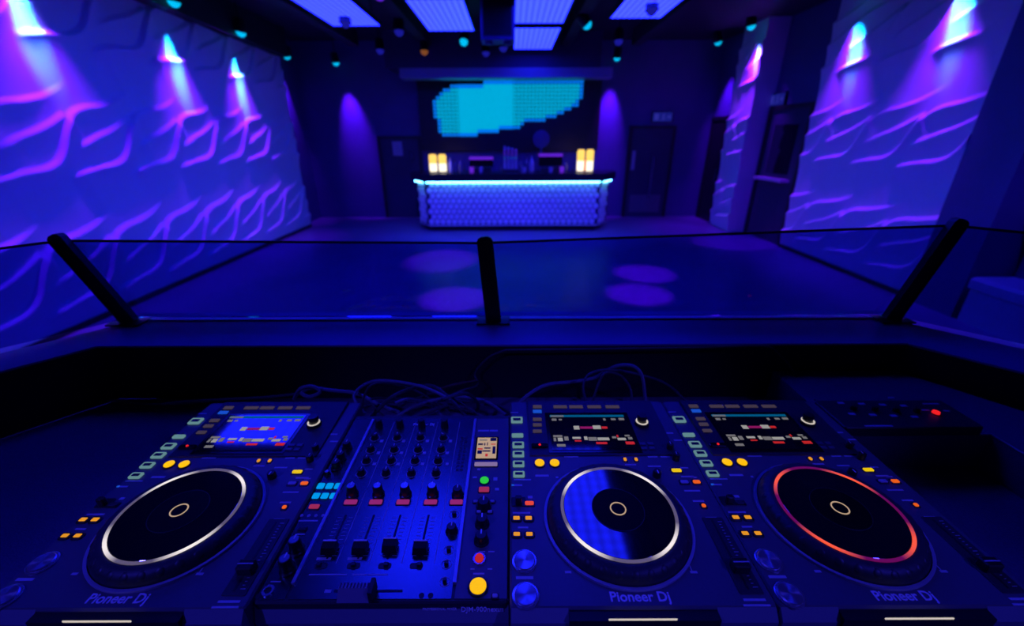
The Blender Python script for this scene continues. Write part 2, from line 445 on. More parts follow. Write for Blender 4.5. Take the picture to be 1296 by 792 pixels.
h = on_y(521, 197, YB - .1); MB().b2((h.x - .04, YB - .1, h.z - .12), (h.x + .04, YB - .06, h.z + .12)).build('handle', 'plate', d)

# right recess: dark door with a small glazed hatch and sill
XD = XR + .06
r = struct(MB().b2((XD - .05, 7.72, 0), (XD, 8.86, 2.35)).build('door_3', 'black_wall'))
for ya, yb, za, zb in ((7.64, 7.72, 0, 2.43), (8.86, 8.94, 0, 2.43), (7.72, 8.86, 2.35, 2.43)):
    MB().b2((XD - .08, ya, za), (XD, yb, zb)).build('door_frame', 'black', r)
MB().b2((XD - .06, 7.95, 1.25), (XD - .045, 8.65, 2.1)).build('pane', 'screen_glass', r)
MB().b2((XD - .22, 7.85, 1.12), (XD - .04, 8.75, 1.17)).build('sill', 'frost', r)
p = on_x(893, 200, XP + .12)
r = struct(MB().b2((XP + .06, 9.95, 0), (XP + .12, 10.72, 2.25)).build('door_4', 'black'))
for ya, yb, za, zb in ((9.88, 9.95, 0, 2.32), (10.72, 10.79, 0, 2.32), (9.95, 10.72, 2.25, 2.32)):
    MB().b2((XP + .04, ya, za), (XP + .12, yb, zb)).build('door_frame', 'black', r)
MB().b2((XP + .02, 10.05, .95), (XP + .06, 10.12, 1.2)).build('handle', 'plate', r)

# exit signs: backlit boxes with a running figure, an arrow and a door
def exit_sign(c, axis, label):
    t = empty('exit_sign', c); tag(t, label, 'sign', 'backlit exit signs above the doors')
    W, Hh = .50, .24
    MB().box((0, 0, 0), (W, .05, Hh)).build('housing', 'metal_black', t)
    MB().box((0, -.027, 0), (W - .04, .006, Hh - .04)).build('face', 'glow_exit_blue', t)
    g = MB()
    g.b2((-.19, -.034, -.07), (-.09, -.03, .07)); g.box((.03, -.032, .06), (.03, .004, .03)); g.box((.02, -.032, .015), (.035, .004, .06))
    g.box((.045, -.032, -.04), (.06, .004, .02), Matrix.Rotation(.8, 3, 'Y')); g.box((0, -.032, -.05), (.07, .004, .02), Matrix.Rotation(-.6, 3, 'Y'))
    g.box((.14, -.032, 0), (.09, .004, .025)); g.box((.175, -.032, .018), (.05, .004, .02), Matrix.Rotation(.8, 3, 'Y')); g.box((.175, -.032, -.018), (.05, .004, .02), Matrix.Rotation(-.8, 3, 'Y'))
    g.build('pictogram', 'glow_shelf_blue', t)
    t.rotation_euler = (0, 0, axis)
    return t
p = on_y(838, 148, YB - .024); exit_sign(p, 0, 'blue-lit exit sign above the back wall door')
p = on_x(985, 126, XD - .021); exit_sign(p, -math.pi / 2, 'blue-lit exit sign above the recessed door between relief walls')

# ================================================================== ceiling light panels
def ceiling_panel(x, y, L, label, z=3.52, W=.74):
    t = empty('ceiling_panel', (x, y, z)); tag(t, label, 'light panel', 'blue LED mesh panels under the ceiling')
    MB().b2((-W / 2, -L / 2, 0), (W / 2, L / 2, .012)).build('diffuser', 'panel_mesh', t)
    fr = MB()
    for a, b in (((-W / 2 - .02, -L / 2 - .02, -.01), (-W / 2, L / 2 + .02, .05)), ((W / 2, -L / 2 - .02, -.01), (W / 2 + .02, L / 2 + .02, .05)),
                 ((-W / 2, -L / 2 - .02, -.01), (W / 2, -L / 2, .05)), ((-W / 2, L / 2, -.01), (W / 2, L / 2 + .02, .05)), ((-W / 2, -L / 2, .014), (W / 2, L / 2, .05))):
        fr.b2(a, b)
    fr.build('frame', 'black', t)
    for sx in (-1, 1):
        for sy in (-1, 1):
            MB().cyl((sx * W * .4, sy * L * .4, .05), (sx * W * .4, sy * L * .4, ZC - z), .008, n=6).build('hanger', 'black', t)
where = ['over the DJ booth', 'over the middle of the dance floor', 'near the bar end']
cols = [(-2.42, 'beside the long relief wall'), (-.98, 'in the second row from the long relief wall'), (.43, 'in the second row from the shorter relief wall'), (1.84, 'beside the shorter relief wall')]
for ci, (x, cn) in enumerate(cols):
    ends = [7.75, 8.10, 7.62, 7.35][ci]
    ceiling_panel(x, 4.75, 1.3, 'blue LED mesh ceiling panel over the dance floor, %s' % cn)
    ceiling_panel(x, ends - .85, 1.7, 'blue LED mesh ceiling panel towards the bar, %s' % cn)
ceiling_panel(.43, 8.78, 1.75, 'blue LED mesh ceiling panel closest to the bar')
ceiling_panel(-.68, 2.10, .90, 'short blue LED mesh ceiling panel over the mixer side of the booth', W=.66)
ceiling_panel(.50, 2.35, .95, 'short blue LED mesh ceiling panel over the middle of the booth', W=.55)
ceiling_panel(-2.35, 3.45, 1.1, 'blue LED mesh ceiling panel in front of the booth by the long relief wall')

# ================================================================== par can lights
def spot(name, loc, tgt, col, watts, deg, blend, parent, size=.04):
    l = bpy.data.lights.new(name, 'SPOT'); l.color = col; l.energy = watts; l.spot_size = math.radians(deg); l.spot_blend = blend; l.shadow_soft_size = size
    o = bpy.data.objects.new(name, l); COL.objects.link(o); o.location = loc
    o.rotation_euler = (Vector(tgt) - Vector(loc)).to_track_quat('-Z', 'Y').to_euler()
    if parent:
        o.parent = parent; o.matrix_parent_inverse = parent.matrix_world.inverted()
    return o
def par_can(loc, tgt, label, lens='cyan_lens', lights=(), zc=None, group='par can lights under the ceiling'):
    loc, tgt = Vector(loc), Vector(tgt)
    t = empty('par_can_light', loc); tag(t, label, 'spotlight', group)
    bpy.context.view_layer.update()
    d = (tgt - loc).normalized(); M = d.to_track_quat('Z', 'Y').to_matrix()
    MB().lathe([(.055, -.20), (.08, -.17), (.085, -.02), (.090, 0.0), (.082, 0.0), (.078, -.015)], (0, 0, 0), 16, True, M).build('can', 'black', t, True)
    MB().lathe([(.074, -.01), (.070, .016), (.054, .044), (.028, .062), (.004, .068)], (0, 0, 0), 16, True, M).build('lens', 'glow_' + lens, t, True)
    top = (zc or ZC) - loc.z
    yk = MB(); u = M @ Vector((1, 0, 0)); c = M @ Vector((0, 0, -.1))
    for sg in (-1, 1): yk.cyl(c + u * .085 * sg, Vector((0, 0, min(.16, top))) + u * .06 * sg + c * .3, .008, n=6)
    yk.cyl(Vector((0, 0, min(.16, top))) + u * .06 + c * .3, Vector((0, 0, min(.16, top))) - u * .06 + c * .3, .008, n=6)
    yk.cyl(Vector((0, 0, min(.16, top))) + c * .3, Vector((0, 0, top)) + c * .3, .012, n=6)
    yk.build('yoke', 'black', t)
    for (nm, tg, col, watts, deg, bl) in lights:
        spot(nm, loc + d * .13, tg, col, watts, deg, bl, t)
    return t
def wall_lights(x, nx):
    """lights of a can that grazes a side wall at x, nx pointing into the room"""
    return None

zc = 3.45
# long relief wall
for k, (px, py, y) in enumerate(((None, None, 3.15), (None, None, 4.70), (220, 2, 6.1), (305, 41, 7.7))):
    if px: p = on_x(px, py, XL + .29); loc = Vector((XL + .29, p.y, p.z))
    else: loc = Vector((XL + .29, y, soffit_z(max(y, 5.0)) - .06))
    tgt = Vector((XL, loc.y + .05, 2.0))
    par_can(loc, tgt, ['par can washing the long relief wall beside the booth', 'par can washing the long relief wall next to the dance floor corner',
                       'cyan-lensed par can midway along the long relief wall', 'cyan-lensed par can at the bar end of the long relief wall'][k],
            lights=(('wash', (XL, loc.y + .05, .9), VIOLET, WASH_W, 58, 1.0), ('core', (XL, loc.y + .06, loc.z - .72), CYAN, CORE_W, 28, 1.0)))
# shorter relief wall
for k, y in enumerate((7.05, 5.55)):
    loc = Vector((XR - .29, y, 3.74)); tgt = Vector((XR, y - .05, 2.0))
    par_can(loc, tgt, ['par can washing the shorter relief wall near the recess', 'par can washing the shorter relief wall near the dark column'][k],
            lights=(('wash', (XR, y - .05, .9), VIOLET, WASH_W * 1.1, 58, 1.0), ('core', (XR, y - .06, 3.02), CYAN, CORE_W, 28, 1.0)))
# pillar, back wall
p = on_y(951, 33, 9.35); loc = Vector((XP - .28, 9.4, 3.42))
loc = on_x(951, 33, XP - .26)
par_can(loc, (XP, loc.y, 2.5), 'cyan-lensed par can above the slim relief pillar',
        lights=(('wash', (XP, loc.y, 1.4), VIOLET, WASH_W * 1.4, 75, 1.0), ('core', (XP, loc.y, loc.z - .55), CYAN, CORE_W * .5, 28, 1.0)))
loc = on_y(909, 53, 10.2)
par_can(loc, (XP + .1, 10.4, 2.2), 'cyan-lensed par can beyond the relief pillar', lights=(('wash', (XP + .12, 10.4, 2.3), VIOLET, WASH_W * 1.2, 44, 1.0),))
loc = on_y(425, 79, YB - .35)
par_can(loc, (loc.x + .05, YB, 1.9), 'cyan-lensed par can on the back wall beside the door with the notice', lights=(('wash', (loc.x + .1, YB, 2.2), VIOLET, WASH_W * 1.6, 40, 1.0),))
loc = on_y(781, 73, YB - .35)
par_can(loc, (loc.x - .03, YB, 1.9), 'cyan-lensed par can on the back wall beside the LED screen', lights=(('wash', (loc.x - .03, YB, 2.2), VIOLET, WASH_W * 1.6, 40, 1.0),))
loc = Vector((XL - .05, 10.2, 3.5))
par_can(loc, (XL - .25, 10.25, 2.4), 'par can in the corner behind the long relief wall', lights=(('wash', (XL - .25, 10.25, 2.4), VIOLET, WASH_W * .8, 44, 1.0),))
# floor pools
for (px, py), (fx, fy), lab, pw, dg in (((587, 53), (560, 328), 'cyan-lensed par can next to the hanging speaker', 1.0, 20), ((743, 31), (925, 307), 'cyan-lensed par can pointing down between light panel and alcove side beam', 1.0, 18)):
    loc = on_z(px, py, 3.50); tg = on_z(fx, fy, 0)
    loc = Vector((loc.x, loc.y, 3.50))
    par_can(loc, tg, lab, lights=(('pool', tg, (0.45, 0.0, 1.0), 1.0 * FLOOR_W * pw, dg, .6),))
for (fx, fy), lab, dg in (((575, 378), 'par can over the dance floor aimed at the pool beside the middle post', 17), ((815, 346), 'par can over the dance floor aimed at the far double pool', 17), ((808, 372), 'par can over the dance floor aimed at the near double pool', 16)):
    tg = on_z(fx, fy, 0); loc = Vector((tg.x * .8, tg.y - .6, 3.5))
    par_can(loc, tg, lab, lens='violet_lens', lights=(('pool', tg, (0.45, 0.0, 1.0), FLOOR_W, dg, .6),))
# washes on the bar
for k, (x, tx) in enumerate(((-1.6, -1.2), (1.75, 1.4))):
    loc = Vector((x, 6.15, 3.5))
    par_can(loc, (tx, 9.1, .4), ['par can aimed at the bar front on the notice door side', 'par can aimed at the bar front on the exit sign side'][k], lens='violet_lens',
            lights=(('wash', (tx, 9.1, .35), (.05, .03, 1.0), FLOOR_W * .45, 58, .9),))
# added cans, unseen behind the booth, put in to brighten the decks
for k, x in enumerate((-1.9, 1.9)):
    loc = Vector((x, -.9, 3.5))
    par_can(loc, (x * .1, .55, 1.37), ['par can behind the DJ aimed at the decks from the long relief wall side', 'par can behind the DJ aimed at the decks from the alcove side'][k], lens='violet_lens',
            lights=(('wash', (x * .17, .40, 1.37), (.04, .03, 1.0), 135, 24, 1.0),))
# small unlit fittings among the beams
for k, (px, py, ln) in enumerate(((437, 29, 'dim_lens'), (505, 40, 'dim_lens'), (481, 64, 'dim_lens'), (615, 67, 'dim_lens'), (637, 61, 'dim_lens'), (825, 13, 'dim_lens'), (783, 52, 'dim_lens'), (537, 65, 'brown_lens'))):
    loc = on_z(px, py, 3.45)
    par_can(Vector((loc.x, loc.y, 3.45)), (loc.x, loc.y - .4, 1.0), 'dim brown-glowing ceiling lamp above the bar' if ln == 'brown_lens' else {437: 'small dim par can just past the end of the panel beside the long relief wall', 505: 'small dim par can beside the second panel from the long relief wall', 481: 'small dim par can under the ceiling before the notice door', 615: 'small dim par can above the middle of the LED screen', 637: 'small dim par can beside the panel closest to the bar', 825: 'small dim par can beside the panel next to the shorter relief wall', 783: 'small dim par can just before the can beside the LED screen'}[px], lens=ln,
            group='small fittings between the ceiling beams')
# hanging speaker
c = on_z(630, 12, 3.5); t = empty('hanging_speaker', (c.x, c.y, 3.12)); tag(t, 'dark boxy loudspeaker hung from the ceiling between the light panels', 'speaker')
MB().rprism(0, 0, .46, .34, 0, .58, .03, .02).build('cabinet', 'dark_wall', t)
MB().b2((-.19, -.178, .05), (.19, -.168, .53)).build('grille', 'metal_black', t)
for sx in (-1, 1):
    MB().lathe([(.055, -.03), (.06, 0)], (sx * .13, 0, 0), 14).build('foot', 'dark_wall', t)
    MB().cyl((sx * .16, 0, .58), (sx * .16, 0, ZC - 3.12), .012, n=6).build('hanger', 'black', t)

# ================================================================== the bar
YF = 9.1
bl, br = on_y(522, 232, YF).x, on_y(777, 229, YF).x
ztop = on_y(650, 219, YF).z; zcl1 = on_y(650, 231, YF).z; zcl0 = on_y(650, 289, YF).z
bar = empty('bar_counter', (0, YF, 0)); tag(bar, 'white tiled bar counter with glowing cyan strip under a dark top', 'bar')
ch = .28
front = [(bl + .02, .40), (bl + ch, 0), (br - ch, 0), (br - .02, .40)]
MB().prism([(x, y) for x, y in front] + [(br - .02, .75), (bl + .02, .75)], .12, zcl1 + .02).build('body', 'grout', bar)
MB().prism([(bl + .12, .42), (bl + ch + .05, .08), (br - ch - .05, .08), (br - .12, .42), (br - .12, .72), (bl + .12, .72)], 0, .12).build('plinth', 'metal_black', bar)
MB().prism([(bl - .12, .38), (bl + ch - .06, -.14), (br - ch + .06, -.14), (br + .12, .38), (br + .12, .8), (bl - .12, .8)], zcl1 + .05, ztop).build('countertop', 'counter', bar)
# hexagon tiles on the front, corners included
def hexes(name, A, B, z0, z1, mtl):
    A, B = Vector((*A, 0)), Vector((*B, 0)); u = (B - A); L = u.length; u.normalize(); n = Vector((u.y, -u.x, 0))
    g = MB(); R = .072; dx = R * math.sqrt(3); dz = 1.5 * R; row = 0; z = z0 + R
    while z < z1 - R * .6:
        x = dx / 2 + (dx / 2 if row % 2 else 0)
        while x < L - dx / 2 + .01:
            ri = R * .86; vs = []
            for rr, off in ((ri, 0.0), (ri, .012), (ri * .80, .022)):
                for k in range(6):
                    a = math.pi / 6 + k * math.pi / 3
                    vs.append(A + u * (x + rr * math.cos(a)) + n * off + Vector((0, 0, z + rr * math.sin(a))))
            fs = [tuple(range(12, 18))]
            for q in (0, 6):
                fs += [(q + k, q + (k + 1) % 6, q + 6 + (k + 1) % 6, q + 6 + k) for k in range(6)]
            g.add(vs, fs); x += dx
        z += dz; row += 1
    o = g.build(name, mtl, bar, kind='stuff'); return o
for i in range(3): hexes('tile_cladding', front[i], front[i + 1], .14, zcl1, 'tile_white')
for i in range(3):
    A, B = Vector((*front[i], 0)), Vector((*front[i + 1], 0)); u = (B - A).normalized(); n = Vector((u.y, -u.x, 0))
    g = MB(); z = zcl1 + .012
    P = [A + u * .02 + n * .065, B - u * .02 + n * .065]
    g.cyl(P[0] + Vector((0, 0, z)), P[1] + Vector((0, 0, z)), .011, n=8); g.build('light_strip', 'glow_strip', bar)
    MB().cyl(A + n * .028 + Vector((0, 0, .135)), B + n * .028 + Vector((0, 0, .135)), .014, n=8).build('lower_trim', 'rail', bar)

# things on the bar top
ZT = ztop
def bar_pt(px, py, yy): return on_y(px, py, yy)
def lamp_pair(px0, px1, yy, label, four=False):
    a, b = on_y(px0, 205, yy), on_y(px1, 205, yy); zt = on_y((px0 + px1) / 2, 195 if not four else 189, yy).z
    t = empty('table_lantern', ((a.x + b.x) / 2, yy, ZT)); tag(t, label, 'lantern', 'warm lanterns on the bar')
    W = (b.x - a.x); H = zt - ZT
    MB().rprism(0, 0, W + .06, .16, 0, .02, .02, .005).build('base', 'metal_black', t)
    for sx in (-1, 1):
        MB().lathe([(W * .20, .02), (W * .22, .05), (W * .22, H * .5)], (sx * W * .27, 0, 0), 14).build('glass_tube', 'glow_candle_white', t, True)
        MB().lathe([(W * .22, H * .5), (W * .23, H * .9), (W * .17, H)], (sx * W * .27, 0, 0), 14).build('glass_tube', 'glow_candle', t, True)
    MB().b2((-W * .45, -.02, H * .97), (W * .45, .02, H + .03)).build('handle', 'metal_black', t)
    if four: MB().b2((-W * .06, -.03, .03), (W * .06, .03, H * .55)).build('divider', 'glow_orange', t)
lamp_pair(543, 565, 9.35, 'warm amber and white lantern at the bar end beside the dark door')
lamp_pair(730, 751, 9.35, 'warm amber lantern at the bar end below the LED screen corner', True)
def bottle(x, y, z, h, r, label, mt='bottle', grp='bottles and glasses on the bar'):
    t = empty('bottle', (x, y, z)); tag(t, label, 'bottle', grp)
    MB().lathe([(r * .92, 0), (r, .01), (r, h * .55), (r * .75, h * .66), (r * .34, h * .78), (r * .34, h * .94), (r * .4, h * .95), (r * .4, h)], (0, 0, 0), 12).build('glass', mt, t, True)
    MB().lathe([(r * .42, h * .95), (r * .42, h * 1.02)], (0, 0, 0), 10).build('cap', 'metal_black', t)
BLAB = {570: 'pale frosted bottle on the bar beside the lantern near the notice door', 576: 'short dark bottle on the bar just behind the pale frosted bottle', 583: 'dark bottle on the bar between the pale bottle and the till', 659: 'short dark bottle on the bar right next to the beer taps',
        666: 'dark bottle on the bar between two others beside the beer taps', 673: 'tall pale frosted bottle on the bar between the taps and a till', 716: 'small dark bottle on the bar between a till and the square lantern'}
for px, hh, yy in ((570, .30, 9.5), (576, .24, 9.6), (583, .26, 9.5), (659, .26, 9.55), (666, .31, 9.6), (673, .34, 9.55), (716, .22, 9.6)):
    bottle(on_y(px, 210, yy).x, yy, ZT, hh, .045, BLAB[px], 'frost' if px in (673, 570) else 'bottle')
# beer tap tower
t = empty('tap_tower', (on_y(646, 212, 9.55).x, 9.55, ZT)); tag(t, 'violet-lit column of beer taps in the middle of the bar', 'beer tap')
MB().rprism(0, 0, .34, .2, 0, .05, .03, .01).build('base', 'metal_black', t)
for k in range(4):
    x = -.12 + .08 * k; MB().lathe([(.026, .05), (.03, .12), (.026, .42), (.032, .46), (.02, .52 - .02 * k)], (x, 0, 0), 12).build('column', 'frost', t, True)
    MB().cyl((x, -.02, .3), (x, -.12, .26), .012, n=8).build('spout', 'chrome', t)
    MB().cyl((x, -.05, .32), (x, -.07, .44), .014, .02, n=8).build('lever', 'glow_tap_violet', t)
# tills
for px0, px1, py, lab in ((594, 624, 199, 'black till with violet-lit top edge beside the beer taps'), (682, 712, 195, 'black till with violet-lit top edge beside the round back-bar mirror')):
    yy = 9.6; a, b = on_y(px0, py, yy), on_y(px1, py, yy); W = b.x - a.x
    t = empty('till', ((a.x + b.x) / 2, yy, ZT)); tag(t, lab, 'till', 'tills on the bar'); H = a.z - ZT
    MB().rprism(0, .05, W * .8, .3, 0, .08, .02, .01).build('base', 'metal_black', t)
    MB().b2((-.04, 0, .08), (.04, .06, H * .6)).build('stand', 'metal_black', t)
    MB().b2((-W / 2, -.02, .1), (W / 2, .03, H - .05)).build('display', 'black_gloss', t)
    MB().b2((-W / 2, -.03, H - .05), (W / 2, .03, H + .01)).build('status_light', 'glow_violet_lens', t)
for px, py in ((597, 217), (609, 217), (697, 216), (711, 216), (663, 210)):
    yy = 9.3; p = on_y(px, py, yy)
    t = empty('glass', (p.x, yy, ZT)); tag(t, {597: 'violet-glowing tumbler in front of the till nearest the notice door', 609: 'pale tumbler in front of the till nearest the notice door', 697: 'pale tumbler in front of the till by the round mirror', 711: 'violet-glowing tumbler in front of the till by the round mirror', 663: 'pale tumbler between the beer taps and the bottles'}[px], 'glass', 'tumblers on the bar')
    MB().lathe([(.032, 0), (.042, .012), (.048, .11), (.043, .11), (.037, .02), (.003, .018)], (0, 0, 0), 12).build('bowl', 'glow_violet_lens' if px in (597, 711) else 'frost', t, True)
# back bar: cabinet, shelf, round mirror, bottles behind
bx0, bx1 = on_y(527, 200, 10.6).x, on_y(756, 200, 10.6).x
t = empty('back_bar_cabinet', ((bx0 + bx1) / 2, 10.6, 0)); tag(t, 'dark back bar cabinet behind the counter below the LED screen', 'cabinet'); Wb = bx1 - bx0
for k in range(5):
    MB().b2((-Wb / 2 + k * Wb / 5 + .005, -.02, .1), (-Wb / 2 + (k + 1) * Wb / 5 - .005, .0, .98)).build('door', 'black', t)
MB().b2((-Wb / 2, 0, 0), (Wb / 2, .28, 1.0)).build('carcass', 'black', t)
MB().b2((-Wb / 2 - .02, -.05, 1.0), (Wb / 2 + .02, .28, 1.04)).build('worktop', 'counter', t)
for k in range(14):
    x = bx0 + .25 + k * (bx1 - bx0 - .5) / 13
    if abs(x - on_y(685, 180, 10.7).x) < .22: continue
    bottle(x, 10.72 + .03 * (k % 2), 1.04, .26 + .07 * random.random(), .042, 'bottle in the row standing on the back bar cabinet', 'bottle', 'bottles on the back bar')
c = on_y(685, 176, 10.66); t = empty('round_mirror', (c.x, 10.66, 1.04)); tag(t, 'round dim mirror standing on the back bar cabinet', 'mirror')
MX = Matrix.Rotation(math.pi / 2, 3, 'X')
MB().lathe([(.17, -.01), (.20, 0), (.20, .02), (.17, .03)], (0, 0, c.z - 1.04), 24, True, MX).build('frame', 'dark_wall', t, True)
MB().lathe([(.03, 0), (.03, c.z - 1.04 - .19)], (0, 0, 0), 10).build('stand', 'dark_wall', t)
MB().lathe([(.10, 0), (.10, .02)], (0, 0, 0), 16).build('foot', 'dark_wall', t)
# LED screen with a blob of lit pixels
YS = YB - .12
s0, s1 = on_y(526, 92, YS), on_y(756, 190, YS)
t = empty('led_screen', ((s0.x + s1.x) / 2, YS, s1.z)); tag(t, 'wide black LED screen showing a cyan pixelated blob behind the bar', 'screen')
sw, sh = s1.x - s0.x, s0.z - s1.z
MB().b2((-sw / 2, 0, 0), (sw / 2, .1, sh)).build('panel', 'black', t)
blob = [(545, 128), (556, 115), (575, 105), (600, 104), (640, 102), (735, 100), (735, 118), (728, 131), (715, 138), (705, 145), (688, 147), (684, 152), (660, 153), (656, 160), (628, 161), (624, 167), (602, 168), (598, 173), (560, 173), (548, 166)]
def inside(x, y):
    r = False
    for i in range(len(blob)):
        (x0, y0), (x1, y1) = blob[i], blob[i - 1]
        if (y0 > y) != (y1 > y) and x < (x1 - x0) * (y - y0) / (y1 - y0) + x0: r = not r
    return r
g = MB(); nxp, nyp = 50, 21; pxw, pyh = 230 / nxp, 98 / nyp
for i in range(nxp):
    for j in range(nyp):
        X, Y = 526 + (i + .5) * pxw, 92 + (j + .5) * pyh
        if not inside(X, Y): continue
        edge = not all(inside(X + a * pxw, Y + b * pyh) for a, b in ((1, 0), (-1, 0), (0, 1), (0, -1)))
        e2 = not all(inside(X + a * pxw * 3, Y + b * pyh * 2) for a, b in ((1, 0), (-1, 0), (0, 1), (0, -1)))
        g.cm = 1 if edge else 0
        cx, cz = -sw / 2 + (i + .5) * sw / nxp, sh - (j + .5) * sh / nyp
        core = 575 < X < 645
        hx, hz = sw / nxp * (.49 if core else .43), sh / nyp * (.49 if core else .40)
        g.b2((cx - hx, -.006, cz - hz), (cx + hx, 0, cz + hz))
g.build('lit_pixels', ['glow_led_cyan', 'glow_led_blue', 'glow_led_violet'], t, kind='stuff')

# ================================================================== alcove beyond the dark column
t = empty('bench_seat', (XR + .19, 3.20, 0)); tag(t, 'pale upholstered bench seat in the alcove past the dark column', 'bench')
MB().rprism(0, 0, .52, 2.08, 0, .38, .04, .02).build('base', 'bench', t)
MB().rprism(-.01, 0, .56, 2.12, .38, .50, .05, .03).build('cushion', 'bench', t)
MB().rprism(.22, 0, .12, 2.12, .50, .95, .05, .03).build('backrest', 'dark_wall', t)
par_can((XR - .45, 3.45, 3.55), (XR + .1, 3.6, .3), 'par can over the alcove bench', lens='violet_lens', lights=(('wash', (XR + .05, 3.6, .2), (.06, .03, 1.0), 260, 60, .9),))  # can added out of view to light the dark alcove and its bench
p = on_x(1250, 308, XR + .48)
t = empty('wall_box', p); tag(t, 'dark wall box with a red standby light in the alcove', 'control box')
MB().box((-.03, 0, 0), (.06, .5, .32)).build('housing', 'metal_black', t)
MB().lathe([(.055, 0), (.045, .03), (.02, .045)], (-.06, 0, .0), 12, True, Matrix.Rotation(-math.pi / 2, 3, 'Y')).build('standby_light', 'glow_red', t, True)
MB().box((-.065, 0, -.12), (.01, .3, .03)).build('label_plate', 'frost', t)
p = on_x(1282, 262, XR + .48)
t = empty('wall_shelf', p); tag(t, 'thin wall shelf with a blue-lit front edge in the alcove', 'shelf')
MB().b2((-.22, -.7, -.02), (0, .35, .02)).build('board', 'bench', t)
MB().b2((-.23, -.7, -.02), (-.22, .35, .02)).build('edge_light', 'glow_shelf_blue', t)
# ================================================================== the DJ booth
ZLEDGE, ZTAB, ZDECK = CAMZ - .47, CAMZ - .625, CAMZ - .512
def lz(px, py, z=ZLEDGE): p = on_z(px, py, z); return (p.x, p.y)
iL, iR = lz(118, 440), lz(1143, 432)
oL, oR = lz(165, 408), lz(1122, 402)
yi = (iL[1] + iR[1]) / 2; yo = (oL[1] + oR[1]) / 2
iL, iR, oL, oR = (iL[0], yi), (iR[0], yi), (oL[0], yo), (oR[0], yo)
wL, wR = Vector((-.154, -.18)).normalized(), Vector((.16, -.17)).normalized()
def ext(p, d, t): return (p[0] + d[0] * t, p[1] + d[1] * t)
booth = empty('dj_booth', (0, 0, .35)); tag(booth, 'black DJ booth with raised blue-lit front ledge around the decks', 'DJ booth')
def W(b): b.v = [(x, y, z - .35) for x, y, z in b.v]; return b
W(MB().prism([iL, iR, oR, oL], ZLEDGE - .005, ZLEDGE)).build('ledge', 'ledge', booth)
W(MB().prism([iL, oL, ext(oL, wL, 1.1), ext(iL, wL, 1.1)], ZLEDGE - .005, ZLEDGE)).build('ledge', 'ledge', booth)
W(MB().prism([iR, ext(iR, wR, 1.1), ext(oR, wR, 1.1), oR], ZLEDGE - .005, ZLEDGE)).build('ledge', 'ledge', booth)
# raised lip on the outer edge
def lip(A, B, nm='ledge_lip'):
    A, B = Vector((*A, 0)), Vector((*B, 0)); u = (B - A).normalized(); n = Vector((-u.y, u.x, 0))
    g = MB(); g.prism([(A + n * .0).to_2d(), (B + n * .0).to_2d(), (B + n * .05).to_2d(), (A + n * .05).to_2d()], ZLEDGE - .03, ZLEDGE + .006)
    W(g).build(nm, 'ledge', booth)
lip(oR, oL) if False else None
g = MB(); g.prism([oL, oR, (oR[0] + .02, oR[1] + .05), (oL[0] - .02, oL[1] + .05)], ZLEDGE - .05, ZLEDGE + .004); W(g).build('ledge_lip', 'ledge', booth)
# inner panels
W(MB().prism([iL, iR, (iR[0], yi + .02), (iL[0], yi + .02)], ZTAB, ZLEDGE - .005)).build('front_panel', 'booth_panel', booth)
for P, d, sg in ((iL, wL, -1), (iR, wR, 1)):
    E_ = ext(P, d, 1.1); n = Vector((-d[1], d[0])) * (-1 if sg < 0 else 1) * -1
    n = Vector((sg * abs(d[1]), abs(d[0]))) * .02
    q = [P, E_, (E_[0] + n.x, E_[1] + n.y), (P[0] + n.x, P[1] + n.y)]
    if sg < 0: q = q[::-1]
    W(MB().prism(q, ZTAB, ZLEDGE - .005)).build('wing_panel', 'booth_panel', booth)
# outer skirt facing the room
W(MB().b2((oL[0], yo - .02, .35), (oR[0], yo + .02, ZLEDGE - .05))).build('outer_panel', 'black', booth)
# worktop
tw = MB(); tw.prism([(-1.75, .16), (1.75, .16), ext(iR, wR, .98), iR, iL, ext(iL, wL, .98)], ZTAB - .04, ZTAB - .0005)
W(tw).build('worktop', 'table_vinyl', booth)
for x in (-1.2, 1.2): W(MB().b2((x - .03, .2, .35), (x + .03, .8, ZTAB - .04))).build('support', 'black', booth)
# raised shelf on the right
zsh = CAMZ - .545
c0 = on_z(1255, 550, zsh)
W(MB().prism([(.66, c0.y), (c0.x, c0.y), (c0.x + .02, .20), (c0.x + .65, .20), (c0.x + .30, c0.y - .12), (iR[0] - .005, yi - .005), (.66, yi - .005)], ZTAB, zsh)).build('side_shelf', 'table_vinyl', booth)
g = MB(); g.tube([(.665, c0.y, zsh), (c0.x, c0.y, zsh), (c0.x + .02, .22, zsh)], .0022, sub=1); W(g).build('shelf_edging', 'rail', booth)

